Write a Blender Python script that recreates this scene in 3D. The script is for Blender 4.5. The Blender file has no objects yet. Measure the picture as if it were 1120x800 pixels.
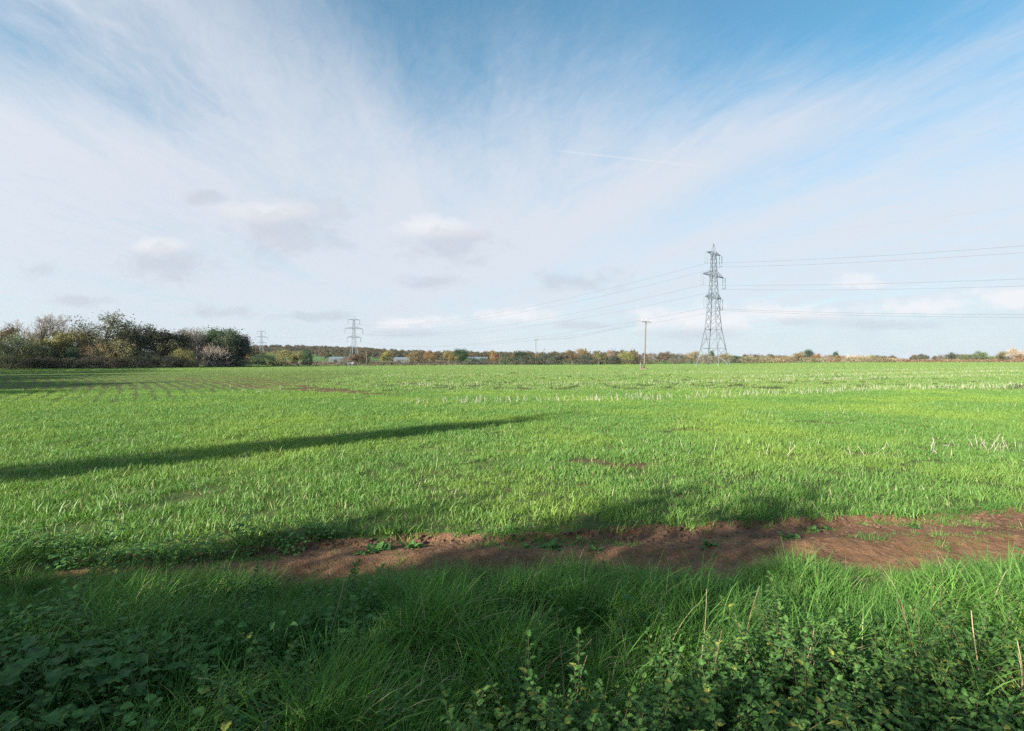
import bpy, math, random
import numpy as np
from mathutils import Vector, Matrix

R = math.radians
rng = np.random.default_rng(7)
random.seed(7)
scene = bpy.context.scene
COL = scene.collection

H = 2.0            # eye height above the field
F = 560.0          # focal length in photo pixels (photo is 1120 wide)
HZ = 394.0         # horizon row in the photo
SUN_EL, SUN_DIR = R(20.0), Vector((0.742, 0.670, 0)).normalized()   # direction in which shadows fall


# ------------------------------------------------------------------ helpers
def vnoise(x, y, seed=0):
    x = np.asarray(x, float); y = np.asarray(y, float)
    xi = np.floor(x).astype(np.int64); yi = np.floor(y).astype(np.int64)
    fx = x - xi; fy = y - yi
    fx = fx * fx * (3 - 2 * fx); fy = fy * fy * (3 - 2 * fy)

    def h(a, b):
        n = (a * 374761393 + b * 668265263 + seed * 69069 + 1013) & 0x7fffffff
        n = ((n ^ (n >> 13)) * 1274126177) & 0x7fffffff
        n = n ^ (n >> 16)
        return (n & 0xffff) / 65535.0
    return (h(xi, yi) * (1 - fx) + h(xi + 1, yi) * fx) * (1 - fy) + (h(xi, yi + 1) * (1 - fx) + h(xi + 1, yi + 1) * fx) * fy


def fnoise(x, y, seed=0, o=3):
    s = 0; a = 1; t = 0
    for k in range(o):
        s = s + a * vnoise(np.asarray(x) * 2 ** k, np.asarray(y) * 2 ** k, seed + 11 * k); t += a; a *= .5
    return s / t


def sst(a, b, x):
    t = np.clip((np.asarray(x, float) - a) / (b - a), 0, 1)
    return t * t * (3 - 2 * t)


def mesh_obj(name, v, f, mats=(), parent=None, smooth=False, mi=None, attrs=None, loc=None):
    me = bpy.data.meshes.new(name)
    me.from_pydata([tuple(p) for p in v] if not isinstance(v, np.ndarray) else v.tolist(), [], f if not isinstance(f, np.ndarray) else f.tolist())
    for m in mats: me.materials.append(m)
    if mi is not None: me.polygons.foreach_set('material_index', np.asarray(mi, np.int32))
    if smooth: me.polygons.foreach_set('use_smooth', np.ones(len(me.polygons), bool))
    for k, a in (attrs or {}).items():
        at = me.attributes.new(k, 'FLOAT', 'POINT'); at.data.foreach_set('value', np.asarray(a, np.float32))
    me.update()
    o = bpy.data.objects.new(name, me); COL.objects.link(o)
    if parent is not None: o.parent = parent
    if loc is not None: o.location = loc
    return o


def tag(o, label=None, cat=None, group=None, kind=None):
    if label: o['label'] = label
    if cat: o['category'] = cat
    if group: o['group'] = group
    if kind: o['kind'] = kind
    return o


def empty(name, loc=(0, 0, 0), rz=0):
    o = bpy.data.objects.new(name, None); COL.objects.link(o)
    o.location = loc; o.rotation_euler = (0, 0, rz); o.empty_display_size = .3
    return o


def copy_tree(root, parent=None):
    c = root.copy(); COL.objects.link(c); c.parent = parent
    for ch in list(root.children): copy_tree(ch, c)
    return c


class MB:
    """collects pieces of one mesh"""
    def __init__(s): s.v = []; s.f = []; s.tone = []; s.mi = []; s.n = 0
    def add(s, v, f, tone=.5, mi=0):
        v = np.asarray(v, float).reshape(-1, 3)
        s.v.append(v); s.tone.append(np.broadcast_to(np.asarray(tone, float), (len(v),)).copy())
        for q in f: s.f.append(tuple(int(i) + s.n for i in q)); s.mi.append(mi)
        s.n += len(v)
    def tube(s, pts, rad, n=5, tone=.5, mi=0, cap=True):
        pts = np.asarray(pts, float); k = len(pts)
        rad = np.broadcast_to(np.asarray(rad, float), (k,))
        t = np.gradient(pts, axis=0); t /= np.linalg.norm(t, axis=1)[:, None] + 1e-12
        ref = np.array([0, 0, 1.]) if abs(t[0][2]) < .8 else np.array([1., 0, 0])
        a = np.cross(t, ref); a /= np.linalg.norm(a, axis=1)[:, None] + 1e-12
        b = np.cross(t, a)
        an = np.arange(n) * 2 * math.pi / n
        ring = pts[:, None] + rad[:, None, None] * (np.cos(an)[None, :, None] * a[:, None] + np.sin(an)[None, :, None] * b[:, None])
        f = [(i * n + j, i * n + (j + 1) % n, (i + 1) * n + (j + 1) % n, (i + 1) * n + j) for i in range(k - 1) for j in range(n)]
        if cap: f += [tuple(range(n))[::-1], tuple((k - 1) * n + j for j in range(n))]
        s.add(ring.reshape(-1, 3), f, tone, mi)
    def bar(s, p, q, r, n=4, **k): s.tube([p, q], [r, r], n, **k)
    def box(s, c, d, rz=0, tone=.5, mi=0):
        x, y, z = d[0] / 2, d[1] / 2, d[2] / 2
        v = np.array([(i * x, j * y, l * z) for l in (-1, 1) for j in (-1, 1) for i in (-1, 1)])
        cs, sn = math.cos(rz), math.sin(rz)
        v = np.stack([v[:, 0] * cs - v[:, 1] * sn, v[:, 0] * sn + v[:, 1] * cs, v[:, 2]], 1) + np.asarray(c)
        s.add(v, [(0, 2, 3, 1), (4, 5, 7, 6), (0, 1, 5, 4), (2, 6, 7, 3), (0, 4, 6, 2), (1, 3, 7, 5)], tone, mi)
    def build(s, name, mats, parent=None, smooth=False, **k):
        return mesh_obj(name, np.concatenate(s.v), s.f, mats if isinstance(mats, (list, tuple)) else [mats], parent, smooth, s.mi, {'tone': np.concatenate(s.tone)}, **k)
    def data(s): return (np.concatenate(s.v), s.f, np.concatenate(s.tone), s.mi)


# ------------------------------------------------------------------ node materials
def new_mat(name):
    m = bpy.data.materials.new(name); m.use_nodes = True
    m.node_tree.nodes.clear()
    return m, m.node_tree


class NT:
    def __init__(s, nt): s.nt = nt
    def n(s, t, **k):
        x = s.nt.nodes.new(t)
        for a, b in k.items(): setattr(x, a, b)
        return x
    def set(s, sock, v):
        if hasattr(v, 'bl_idname') or hasattr(v, 'is_output'): s.nt.links.new(v, sock)
        elif v is not None: sock.default_value = v
    def m(s, op, a, b=None, c=None, clamp=False):
        x = s.n('ShaderNodeMath', operation=op); x.use_clamp = clamp
        s.set(x.inputs[0], a)
        if b is not None: s.set(x.inputs[1], b)
        if c is not None: s.set(x.inputs[2], c)
        return x.outputs[0]
    def mix(s, fac, a, b):
        x = s.n('ShaderNodeMix', data_type='RGBA')
        s.set(x.inputs[0], fac)
        s.set(x.inputs[6], a if not isinstance(a, tuple) else (*a, 1)); s.set(x.inputs[7], b if not isinstance(b, tuple) else (*b, 1))
        return x.outputs[2]
    def mul(s, a, b):
        x = s.n('ShaderNodeMix', data_type='RGBA', blend_type='MULTIPLY'); x.inputs[0].default_value = 1
        s.set(x.inputs[6], a if not isinstance(a, tuple) else (*a, 1)); s.set(x.inputs[7], b if not isinstance(b, tuple) else (*b, 1))
        return x.outputs[2]
    def ss(s, x, a, b, lo=0., hi=1.):
        q = s.n('ShaderNodeMapRange', interpolation_type='SMOOTHSTEP')
        s.set(q.inputs[0], x); q.inputs[1].default_value = a; q.inputs[2].default_value = b
        q.inputs[3].default_value = lo; q.inputs[4].default_value = hi
        return q.outputs[0]
    def noise(s, vec, scale, detail=4, rough=.55, dist=0.):
        q = s.n('ShaderNodeTexNoise'); s.set(q.inputs['Vector'], vec)
        q.inputs['Scale'].default_value = scale; q.inputs['Detail'].default_value = detail
        q.inputs['Roughness'].default_value = rough; q.inputs['Distortion'].default_value = dist
        return q.outputs[0]
    def attr(s, name, typ='GEOMETRY'):
        return s.n('ShaderNodeAttribute', attribute_name=name, attribute_type=typ)
    def pos(s): return s.n('ShaderNodeNewGeometry').outputs['Position']


def leaf_mat(name, ca, cb, dry=None, trans=.35, rough=.55, spec=.25, patch=None, patch_scale=.35, objcol=False, mottle=0, dryat=.955):
    """foliage: colour from per-piece tone and per-copy random, light passing through the blade"""
    m, nt = new_mat(name); N = NT(nt)
    tone = N.attr('tone').outputs['Fac']
    oi = N.n('ShaderNodeObjectInfo')
    f = N.m('ADD', N.m('MULTIPLY', tone, .75), N.m('MULTIPLY', oi.outputs['Random'], .25))
    if objcol:
        c0 = oi.outputs['Color']
        hs = N.n('ShaderNodeHueSaturation'); N.set(hs.inputs['Color'], c0)
        N.set(hs.inputs['Value'], N.m('ADD', N.m('MULTIPLY', tone, 1.5), 1.05))
        N.set(hs.inputs['Hue'], N.m('ADD', N.m('MULTIPLY', tone, .05), .475))
        c = hs.outputs[0]
    else:
        c = N.mix(f, ca, cb)
        if dry: c = N.mix(N.m('GREATER_THAN', tone, dryat), c, dry)
        if patch:
            c = N.mix(N.ss(N.noise(N.pos(), patch_scale, 3), .42, .66), c, patch)
    if mottle:
        tc = N.n('ShaderNodeTexCoord')
        c = N.mul(c, N.mix(N.ss(N.noise(tc.outputs['Object'], mottle, 4, .6), .35, .65), (.62, .66, .6), (1.25, 1.2, 1.1)))
    p = N.n('ShaderNodeBsdfPrincipled'); N.set(p.inputs['Base Color'], c)
    p.inputs['Roughness'].default_value = rough; p.inputs['Specular IOR Level'].default_value = spec
    t = N.n('ShaderNodeBsdfTranslucent'); N.set(t.inputs['Color'], N.mul(c, (1.15, 1.2, .6)))
    mx = N.n('ShaderNodeMixShader'); mx.inputs[0].default_value = trans
    nt.links.new(p.outputs[0], mx.inputs[1]); nt.links.new(t.outputs[0], mx.inputs[2])
    out = N.n('ShaderNodeOutputMaterial'); nt.links.new(mx.outputs[0], out.inputs[0])
    return m


def simple_mat(name, ca, cb, scale=4., rough=.8, metal=0., spec=.3, stretch=(1, 1, 1), bump=0., coords='Object'):
    m, nt = new_mat(name); N = NT(nt)
    tc = N.n('ShaderNodeTexCoord'); mp = N.n('ShaderNodeMapping'); mp.inputs['Scale'].default_value = stretch
    nt.links.new(tc.outputs[coords], mp.inputs[0])
    nz = N.noise(mp.outputs[0], scale, 5, .6)
    p = N.n('ShaderNodeBsdfPrincipled'); N.set(p.inputs['Base Color'], N.mix(N.ss(nz, .3, .7), ca, cb))
    p.inputs['Roughness'].default_value = rough; p.inputs['Metallic'].default_value = metal; p.inputs['Specular IOR Level'].default_value = spec
    if bump:
        b = N.n('ShaderNodeBump'); b.inputs['Strength'].default_value = bump; b.inputs['Distance'].default_value = .02
        N.set(b.inputs['Height'], nz); nt.links.new(b.outputs[0], p.inputs['Normal'])
    out = N.n('ShaderNodeOutputMaterial'); nt.links.new(p.outputs[0], out.inputs[0])
    return m


M = {}
M['crop'] = leaf_mat('crop_blades', (.080, .186, .036), (.156, .280, .062), (.40, .35, .20), .30, .5, .35, (.190, .290, .054), .22, dryat=.955)
M['crop_hazed'] = leaf_mat('crop_blades_hazed', (.110, .206, .050), (.188, .292, .084), (.46, .41, .28), .30, .6, .2, (.188, .264, .078), .06, dryat=.94)  # paler than the near crop: haze of distance mixed into the blade colour
M['verge'] = leaf_mat('verge_grass', (.060, .160, .034), (.155, .305, .056), (.38, .33, .18), .26, .6, .14, (.075, .175, .040), .8, dryat=.925)
M['nettle'] = leaf_mat('nettle_leaves', (.050, .120, .036), (.105, .205, .055), (.22, .25, .06),   .20, .65, .12, mottle=38)
M['broad'] = leaf_mat('broad_leaves', (.050, .130, .042), (.105, .215, .060), (.24, .27, .07), .20, .65, .12, mottle=38)
M['dock'] = leaf_mat('dock_leaves', (.038, .105, .036), (.085, .18, .055), None, .25, .6, .15, mottle=22)
M['foliage'] = leaf_mat('tree_foliage', (1, 1, 1), (1, 1, 1), None, .25, .7, .15, objcol=True)
M['twigs'] = leaf_mat('bare_twigs', (1, 1, 1), (1, 1, 1), None, .0, .85, .1, objcol=True)
M['bark'] = simple_mat('bark', (.07, .06, .048), (.16, .14, .115), 3, .9, bump=.4)
M['steel'] = simple_mat('galvanised_steel', (.10, .12, .14), (.17, .19, .215), .7, .55, .25)
M['glassy'] = simple_mat('insulator_glass', (.13, .16, .18), (.22, .25, .27), 3, .3)
M['wire'] = simple_mat('aluminium_wire', (.07, .075, .085), (.10, .105, .115), 1, .8, 0)
M['pole'] = simple_mat('pole_timber', (.10, .084, .066), (.17, .147, .12), 6, .85, stretch=(3, 3, .4), bump=.3)
M['stubble'] = simple_mat('dry_stalk', (.29, .26, .205), (.45, .41, .335), 18, .8, stretch=(1, 1, .3))
M['drystem'] = simple_mat('dead_stem', (.11, .075, .045), (.22, .165, .10), 25, .85)
M['nstem'] = simple_mat('nettle_stem', (.055, .065, .028), (.10, .075, .04), 25, .8)
M['palestem'] = simple_mat('pale_dead_stem', (.24, .19, .11), (.40, .33, .21), 25, .85)
M['clod'] = simple_mat('soil_clod', (.07, .039, .025), (.13, .076, .048), 12, .95, bump=.5)
M['brick'] = simple_mat('orange_brick', (.36, .15, .08), (.45, .21, .12), 5, .9)
M['tile'] = simple_mat('roof_tile', (.20, .10, .07), (.28, .15, .10), 5, .9)
M['paleroof'] = simple_mat('pale_sheet_roof', (.095, .125, .15), (.13, .16, .185), .6, .5)
M['darkwall'] = simple_mat('dark_boarding', (.09, .09, .09), (.15, .145, .14), 1, .8)
M['white'] = simple_mat('white_board', (.22, .23, .24), (.28, .28, .28), 1, .6)
M['black'] = simple_mat('dark_opening', (.015, .016, .018), (.03, .03, .03), 1, .4)


# ------------------------------------------------------------------ ground shape
def far_edge(x):  return 5.95 + .135 * x + .10 * (fnoise(x * 1.3, x * 0 + 3, 5) - .5) * 2 - .22 * sst(-1.5, -4.5, x)
def near_edge(x): return np.minimum(4.66 + .055 * x + .12 * sst(-1.5, -3.3, x) + .9 * sst(-3.9, -5.6, x) + .16 * (fnoise(x * 1.1, x * 0 + 9, 6) - .5) * 2, far_edge(x) - .02)


TRACK = [[(170, 412), (230, 417), (265, 421), (300, 426), (345, 428.5), (420, 432), (480, 431), (560, 428), (660, 426), (760, 424), (900, 419), (1120, 412)],
         [(250, 412), (310, 420), (345, 425), (385, 429), (450, 428.5), (560, 425.5), (760, 421), (1120, 409)]]
def px(u, v, z=0.):
    d = (H - z) * F / (v - HZ); return ((u - 560) / F * d, d)
TRACKW = [np.array([px(*p) for p in t]) for t in TRACK]
BARE = [(690, 510, 50, 4), (640, 505, 30, 3), (955, 497, 38, 2.5), (880, 500, 26, 2), (1010, 492, 20, 2), (560, 494, 20, 2.5), (760, 470, 30, 2), (900, 463, 30, 1.5), (480, 545, 20, 2.5), (345, 480, 18, 1.5)]


def seg_dist(x, y, poly):
    best = np.full(np.shape(x), 1e9)
    for (ax, ay), (bx, by) in zip(poly[:-1], poly[1:]):
        dx, dy = bx - ax, by - ay
        t = np.clip(((x - ax) * dx + (y - ay) * dy) / (dx * dx + dy * dy), 0, 1)
        best = np.minimum(best, np.hypot(x - ax - t * dx, y - ay - t * dy))
    return best


def soil_mask(x, y):
    """1 where the crop leaves bare earth"""
    x = np.asarray(x, float); y = np.asarray(y, float)
    m = np.zeros(np.shape(x))
    for t in TRACKW:
        d = seg_dist(x, y, t) + .5 * (fnoise(x * .5, y * .5, 3) - .5)
        m = np.maximum(m, 1 - sst(.10 + .45 * (x < -6), .34 + .65 * (x < -6), d))
    for (u, v, w, h) in BARE:
        cx, cy = px(u, v); rx = w / F * cy; ry = h / (v - HZ) * cy
        q = ((x - cx) / rx) ** 2 + ((y - cy) / ry) ** 2 + 1.2 * (fnoise(x * 3, y * 3, 8) - .5)
        m = np.maximum(m, 1 - sst(.5, 1.1, q))
    return m


def row_gap(x, y):
    """drill-row gaps that show at the far side by the tree belt"""
    x = np.asarray(x, float); y = np.asarray(y, float)
    s = x * .77 + y * .64 + .012 * (x + 34) ** 2 * .35 + .35 * (fnoise(x * .12, y * .12, 21) - .5)
    fr = np.mod(s / .86, 1.)
    reg = sst(-13, -21, x + .10 * (y - 30)) * sst(21, 27, y) * (1 - sst(80, 110, y))
    return (fr < .48 + .1 * (vnoise(x * .7, y * .7, 4) - .5)) * (reg > .25 + .5 * vnoise(x * .5, y * .5, 14))


def gz(x, y):
    x = np.asarray(x, float); y = np.asarray(y, float)
    z = .95 * sst(15, 150, x) * sst(70, 200, y) - .45 * sst(-10, -70, x) * sst(70, 150, y) * (1 - sst(-60, -130, x)) * .6
    z = z + .07 * (fnoise(x * .12, y * .12, 2) - .5) * (1 - sst(60, 120, y)) * sst(7, 20, y)
    # the lane is worn a little below the field and the verge
    a = far_edge(x); b = near_edge(x)
    inside = sst(b - .25, b + .25, y) * (1 - sst(a - .12, a + .10, y))
    z = z - .10 * inside + .05 * np.exp(-((y - (a * .5 + b * .5)) / .25) ** 2)
    z = z + .13 * (1 - sst(b - 1.6, b - .1, y)) * sst(-1.5, 1, y)
    # beyond the field the land dips and then rises to the low hills
    z = z - 2.2 * sst(215, 330, y) + 10.5 * sst(330, 1100, y) * (1 - .75 * sst(60, 420, x)) + 3 * sst(1000, 2600, y)
    z = z + 21 * np.exp(-((x + 560) / 330) ** 2) * sst(700, 1300, y)
    return z


def graded(lo, flo, fhi, hi, step, g):
    c = list(np.arange(flo, fhi + step / 2, step))
    s, x = step, flo
    left = []
    while x > lo: s *= g; x -= s; left.append(max(x, lo))
    s, x = step, c[-1]
    right = []
    while x < hi: s *= g; x += s; right.append(min(x, hi))
    return np.array(left[::-1] + c + right)


xs = graded(-3000, -11, 13, 3000, .12, 1.055)
ys = graded(-600, 0, 9, 3300, .09, 1.035)
X, Y = np.meshgrid(xs, ys)
Z = gz(X, Y)
nx, ny = len(xs), len(ys)
ii = np.arange(nx * ny).reshape(ny, nx)
faces = np.stack([ii[:-1, :-1], ii[:-1, 1:], ii[1:, 1:], ii[1:, :-1]], -1).reshape(-1, 4)
verts = np.stack([X, Y, Z], -1).reshape(-1, 3)
soil = np.maximum(soil_mask(verts[:, 0], verts[:, 1]), .2 * sst(-12, -19, verts[:, 0] + .10 * (verts[:, 1] - 30)) * sst(20, 26, verts[:, 1]) * (1 - sst(80, 120, verts[:, 1])))

m, nt = new_mat('field_earth'); N = NT(nt)
P = N.pos()
green = N.mix(N.ss(N.noise(P, 1.7, 4), .35, .65), (.045, .080, .022), (.075, .115, .030))
earth = N.mix(N.ss(N.noise(P, 3.1, 6), .3, .7), (.075, .042, .026), (.130, .076, .047))
sep = N.n('ShaderNodeSeparateXYZ'); nt.links.new(P, sep.inputs[0])
thin = N.ss(N.noise(P, 7, 6, .7), .45, .62, 0, .6)
c = N.mix(N.m('MAXIMUM', N.attr('soil').outputs['Fac'], thin), green, earth)
# beyond the hedge: a patchwork of meadows and ploughland
vor = N.n('ShaderNodeTexVoronoi'); vor.inputs['Scale'].default_value = .0042; nt.links.new(P, vor.inputs['Vector'])
hs = N.n('ShaderNodeSeparateColor'); nt.links.new(vor.outputs['Color'], hs.inputs[0])
mead = N.mix(N.ss(hs.outputs[0], .45, .55), (.075, .150, .038), (.17, .12, .07))
c = N.mix(N.ss(sep.outputs[1], 205, 225), c, mead)
p = N.n('ShaderNodeBsdfPrincipled'); N.set(p.inputs['Base Color'], c); p.inputs['Roughness'].default_value = .95; p.inputs['Specular IOR Level'].default_value = .1
bp = N.n('ShaderNodeBump'); bp.inputs['Strength'].default_value = .7; bp.inputs['Distance'].default_value = .04
N.set(bp.inputs['Height'], N.noise(P, 9, 6, .65)); nt.links.new(bp.outputs[0], p.inputs['Normal'])
o_ = N.n('ShaderNodeOutputMaterial'); nt.links.new(p.outputs[0], o_.inputs[0])
ground = mesh_obj('ground', verts, faces, [m], smooth=True, attrs={'soil': soil})
tag(ground, kind='structure')

# ------------------------------------------------------------------ the dirt lane
m, nt = new_mat('lane_earth'); N = NT(nt)
P = N.pos()
n1 = N.noise(P, 1.1, 6, .6); n2 = N.noise(P, 9, 6, .65); n3 = N.noise(P, 46, 4, .6)
c = N.mix(N.ss(n1, .35, .65), (.116, .058, .030), (.200, .106, .056))
c = N.mix(N.ss(n2, .45, .75), c, (.225, .135, .082))
c = N.mix(N.ss(n3, .55, .75, 0, .6), c, (.045, .027, .019))
c = N.mix(N.ss(N.noise(P, 2.4, 7, .7), .56, .68, 0, .7), c, (.055, .075, .024))
p = N.n('ShaderNodeBsdfPrincipled'); N.set(p.inputs['Base Color'], c); p.inputs['Roughness'].default_value = .9; p.inputs['Specular IOR Level'].default_value = .18
h = N.m('ADD', N.m('MULTIPLY', n2, .6), N.m('MULTIPLY', n3, .3))
bp = N.n('ShaderNodeBump'); bp.inputs['Strength'].default_value = 1.0; bp.inputs['Distance'].default_value = .07
N.set(bp.inputs['Height'], h); nt.links.new(bp.outputs[0], p.inputs['Normal'])
o_ = N.n('ShaderNodeOutputMaterial'); nt.links.new(p.outputs[0], o_.inputs[0])
lx = np.arange(-10, 13, .035); lt = np.linspace(0, 1, 62)
LX, LT = np.meshgrid(lx, lt)
LY = (near_edge(LX) - .25) * (1 - LT) + (far_edge(LX) + .03 + .1 * (vnoise(LX * 4, LX * 0, 7) - .5)) * LT
LZ = gz(LX, LY) + .006 + np.sin(math.pi * LT) ** .5 * (.010 + .05 * fnoise(LX * 5, LY * 7, 31, 4) ** 2 + .016 * fnoise(LX * 17, LY * 17, 37, 2) + .02 * fnoise(LX * 1.3, LY * 3, 33, 2))
ii = np.arange(LX.size).reshape(LX.shape)
fc = np.stack([ii[:-1, :-1], ii[:-1, 1:], ii[1:, 1:], ii[1:, :-1]], -1).reshape(-1, 4)
lane = mesh_obj('dirt_path', np.stack([LX, LY, LZ], -1).reshape(-1, 3), fc, [m], smooth=True)
tag(lane, kind='structure')


# ------------------------------------------------------------------ scattering of uncountable ground cover (one object each)
def scatter(name, templates, mats, pts, rot, scl, var, label=None):
    V, Fc, T, TID, MI = [], [], [], [], []
    n = 0
    for k, (v, f, tone, mi) in enumerate(templates):
        V.append(v); T.append(tone); TID.append(np.full(len(v), k)); MI += list(mi)
        Fc += [tuple(i + n for i in q) for q in f]; n += len(v)
    npt = len(pts)
    V = np.concatenate(V + [pts]); T = np.concatenate(T + [np.zeros(npt)]); TID = np.concatenate(TID + [np.full(npt, -1)])
    o = mesh_obj(name, V, Fc, mats, mi=MI, attrs={'tone': T})
    me = o.data
    def put(nm, typ, arr, key):
        a = me.attributes.new(nm, typ, 'POINT'); a.data.foreach_set(key, arr)
    put('tid', 'INT', TID.astype(np.int32), 'value')
    put('var', 'INT', np.concatenate([np.full(n, -1), var]).astype(np.int32), 'value')
    put('scl', 'FLOAT', np.concatenate([np.ones(n), scl]).astype(np.float32), 'value')
    put('rot', 'FLOAT_VECTOR', np.concatenate([np.zeros((n, 3)), rot]).astype(np.float32).ravel(), 'vector')
    g = bpy.data.node_groups.new(name + '_scatter', 'GeometryNodeTree')
    g.interface.new_socket('Geometry', in_out='INPUT', socket_type='NodeSocketGeometry')
    g.interface.new_socket('Geometry', in_out='OUTPUT', socket_type='NodeSocketGeometry')
    L = g.links.new
    gi = g.nodes.new('NodeGroupInput'); go = g.nodes.new('NodeGroupOutput')
    def named(nm, dt):
        a = g.nodes.new('GeometryNodeInputNamedAttribute'); a.data_type = dt; a.inputs['Name'].default_value = nm
        return a.outputs['Attribute']
    def eq(sock, k):
        c = g.nodes.new('FunctionNodeCompare'); c.data_type = 'INT'; c.operation = 'EQUAL'
        L(sock, c.inputs[2]); c.inputs[3].default_value = k
        return c.outputs[0]
    def sep(k):
        s = g.nodes.new('GeometryNodeSeparateGeometry'); s.domain = 'POINT'
        L(gi.outputs[0], s.inputs[0]); L(eq(named('tid', 'INT'), k), s.inputs[1])
        return s.outputs[0]
    pg = sep(-1)
    e2r = g.nodes.new('FunctionNodeEulerToRotation'); L(named('rot', 'FLOAT_VECTOR'), e2r.inputs[0])
    j = g.nodes.new('GeometryNodeJoinGeometry')
    for k in range(len(templates)):
        ip = g.nodes.new('GeometryNodeInstanceOnPoints')
        L(pg, ip.inputs['Points']); L(eq(named('var', 'INT'), k), ip.inputs['Selection'])
        L(sep(k), ip.inputs['Instance']); L(e2r.outputs[0], ip.inputs['Rotation']); L(named('scl', 'FLOAT'), ip.inputs['Scale'])
        L(ip.outputs[0], j.inputs[0])
    L(j.outputs[0], go.inputs[0])
    md = o.modifiers.new('scatter', 'NODES'); md.node_group = g
    tag(o, kind='stuff')
    if label: o['label'] = label
    return o


def blades(mb, n, radius, L, W, lean, curl, segs=3, wind=(0, 0), tone=(0, 1), mi=0):
    """n grass blades rooted in a disc: tapering strips that arch over"""
    a = rng.uniform(0, 2 * math.pi, n); r = radius * np.sqrt(rng.uniform(0, 1, n))
    root = np.stack([r * np.cos(a), r * np.sin(a), np.full(n, -.02)], 1)
    az = rng.uniform(0, 2 * math.pi, n); ln = rng.uniform(*L, n); w = rng.uniform(*W, n)
    le = rng.uniform(*lean, n); cu = rng.uniform(*curl, n)
    tn = rng.uniform(*tone, n)
    side = az + rng.normal(0, .7, n) + math.pi / 2
    for i in range(n):
        d = np.array([math.cos(az[i]), math.sin(az[i])]) + np.array(wind); d /= np.linalg.norm(d) + 1e-9
        sd = np.array([math.cos(side[i]), math.sin(side[i]), 0])
        p = root[i].copy(); th = le[i]; vs = []
        for k in range(segs + 1):
            t = k / segs
            ww = w[i] * .5 * (1 - t ** 1.6) + w[i] * .04
            if k < segs: vs += [p - sd * ww, p + sd * ww]
            else: vs += [p]
            th2 = th + cu[i] * (t ** 1.3)
            st = ln[i] / segs
            p = p + np.array([d[0] * math.sin(th2) * st, d[1] * math.sin(th2) * st, math.cos(th2) * st])
        f = [(2 * k, 2 * k + 1, 2 * k + 3, 2 * k + 2) for k in range(segs - 1)] + [(2 * segs - 2, 2 * segs - 1, 2 * segs)]
        mb.add(vs, f, tn[i], mi)


def leaf(mb, base, dirv, up, ln, w, fold=.25, droop=.3, tone=.5, mi=0, serr=0., n=4):
    """one leaf: two half-blades folded along the midrib"""
    d = np.asarray(dirv, float); d /= np.linalg.norm(d); up = np.asarray(up, float)
    s = np.cross(d, up); s /= np.linalg.norm(s) + 1e-9; u = np.cross(s, d)
    mid, lf, rt = [], [], []
    for k in range(n + 1):
        t = k / n
        wd = w * .5 * (math.sin(math.pi * min(1, t * .93 + .07) ** .72) ** .9)
        if serr and 0 < k < n: wd *= 1 + serr * (1 if k % 2 else -1)
        c = np.asarray(base) + d * ln * t - np.array([0, 0, 1]) * droop * ln * t * t
        mid.append(c); lf.append(c - s * wd + u * wd * fold); rt.append(c + s * wd + u * wd * fold)
    v = mid + lf + rt; q = n + 1
    f = []
    for k in range(n):
        f += [(k, k + 1, q + k + 1, q + k), (k, 2 * q + k, 2 * q + k + 1, k + 1)]
    mb.add(v, f, tone, mi)


def nettle(hh):
    mb = MB(); lean = rng.normal(0, .10, 2); k = int(hh / .036)
    pts = [np.array([lean[0] * t * t * hh * 2, lean[1] * t * t * hh * 2, t * hh]) for t in np.linspace(0, 1, 6)]
    mb.tube(pts, np.linspace(.003, .0015, 6), 4, .75, 1, cap=False)
    tn = rng.uniform(0, .9)
    for i in range(k):
        t = .22 + .78 * i / (k - 1)
        p = np.array([lean[0] * t * t * hh * 2, lean[1] * t * t * hh * 2, t * hh])
        sz = (.054 * (1 - abs(t - .55) * 1.0) + .012) * rng.uniform(.8, 1.2)
        az = (i % 2) * math.pi / 2 + rng.normal(0, .25)
        for s in (0, math.pi):
            e = rng.uniform(-.15, .55) if t < .85 else rng.uniform(.4, .9)
            d = (math.cos(az + s) * math.cos(e), math.sin(az + s) * math.cos(e), math.sin(e))
            b = p + np.array(d) * sz * .28
            leaf(mb, b, d, (0, 0, 1), sz, sz * .62, .25, rng.uniform(.15, .6), np.clip(tn + rng.normal(0, .17), 0, .95) if rng.uniform() > .02 else 1, 0, .22, 8)
    for i in range(4):
        az = i * math.pi / 2 + .4
        leaf(mb, pts[-1], (math.cos(az) * .7, math.sin(az) * .7, .7), (0, 0, 1), .025, .016, .3, .2, min(.95, tn + .2), 0)
    return mb.data()


def broadleaf(hh, n, size, mi=0):
    mb = MB(); tn = rng.uniform(0, .8)
    for i in range(n):
        az = rng.uniform(0, 2 * math.pi); r = rng.uniform(.02, .16)
        b0 = np.array([0, 0, 0.]); tip = np.array([math.cos(az) * r, math.sin(az) * r, hh * rng.uniform(.45, 1)])
        mid = tip * np.array([.4, .4, .65])
        mb.tube([b0, mid, tip], [.002, .0016, .0012], 3, .6, mi, cap=False)
        e = rng.uniform(-.25, .3); a2 = az + rng.normal(0, .5); sz = size * rng.uniform(.7, 1.3)
        leaf(mb, tip, (math.cos(a2) * math.cos(e), math.sin(a2) * math.cos(e), math.sin(e)), (0, 0, 1), sz, sz * .85, .12, rng.uniform(.1, .35), np.clip(tn + rng.normal(0, .15), 0, .95), mi, .05, 5)
    return mb.data()


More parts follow.
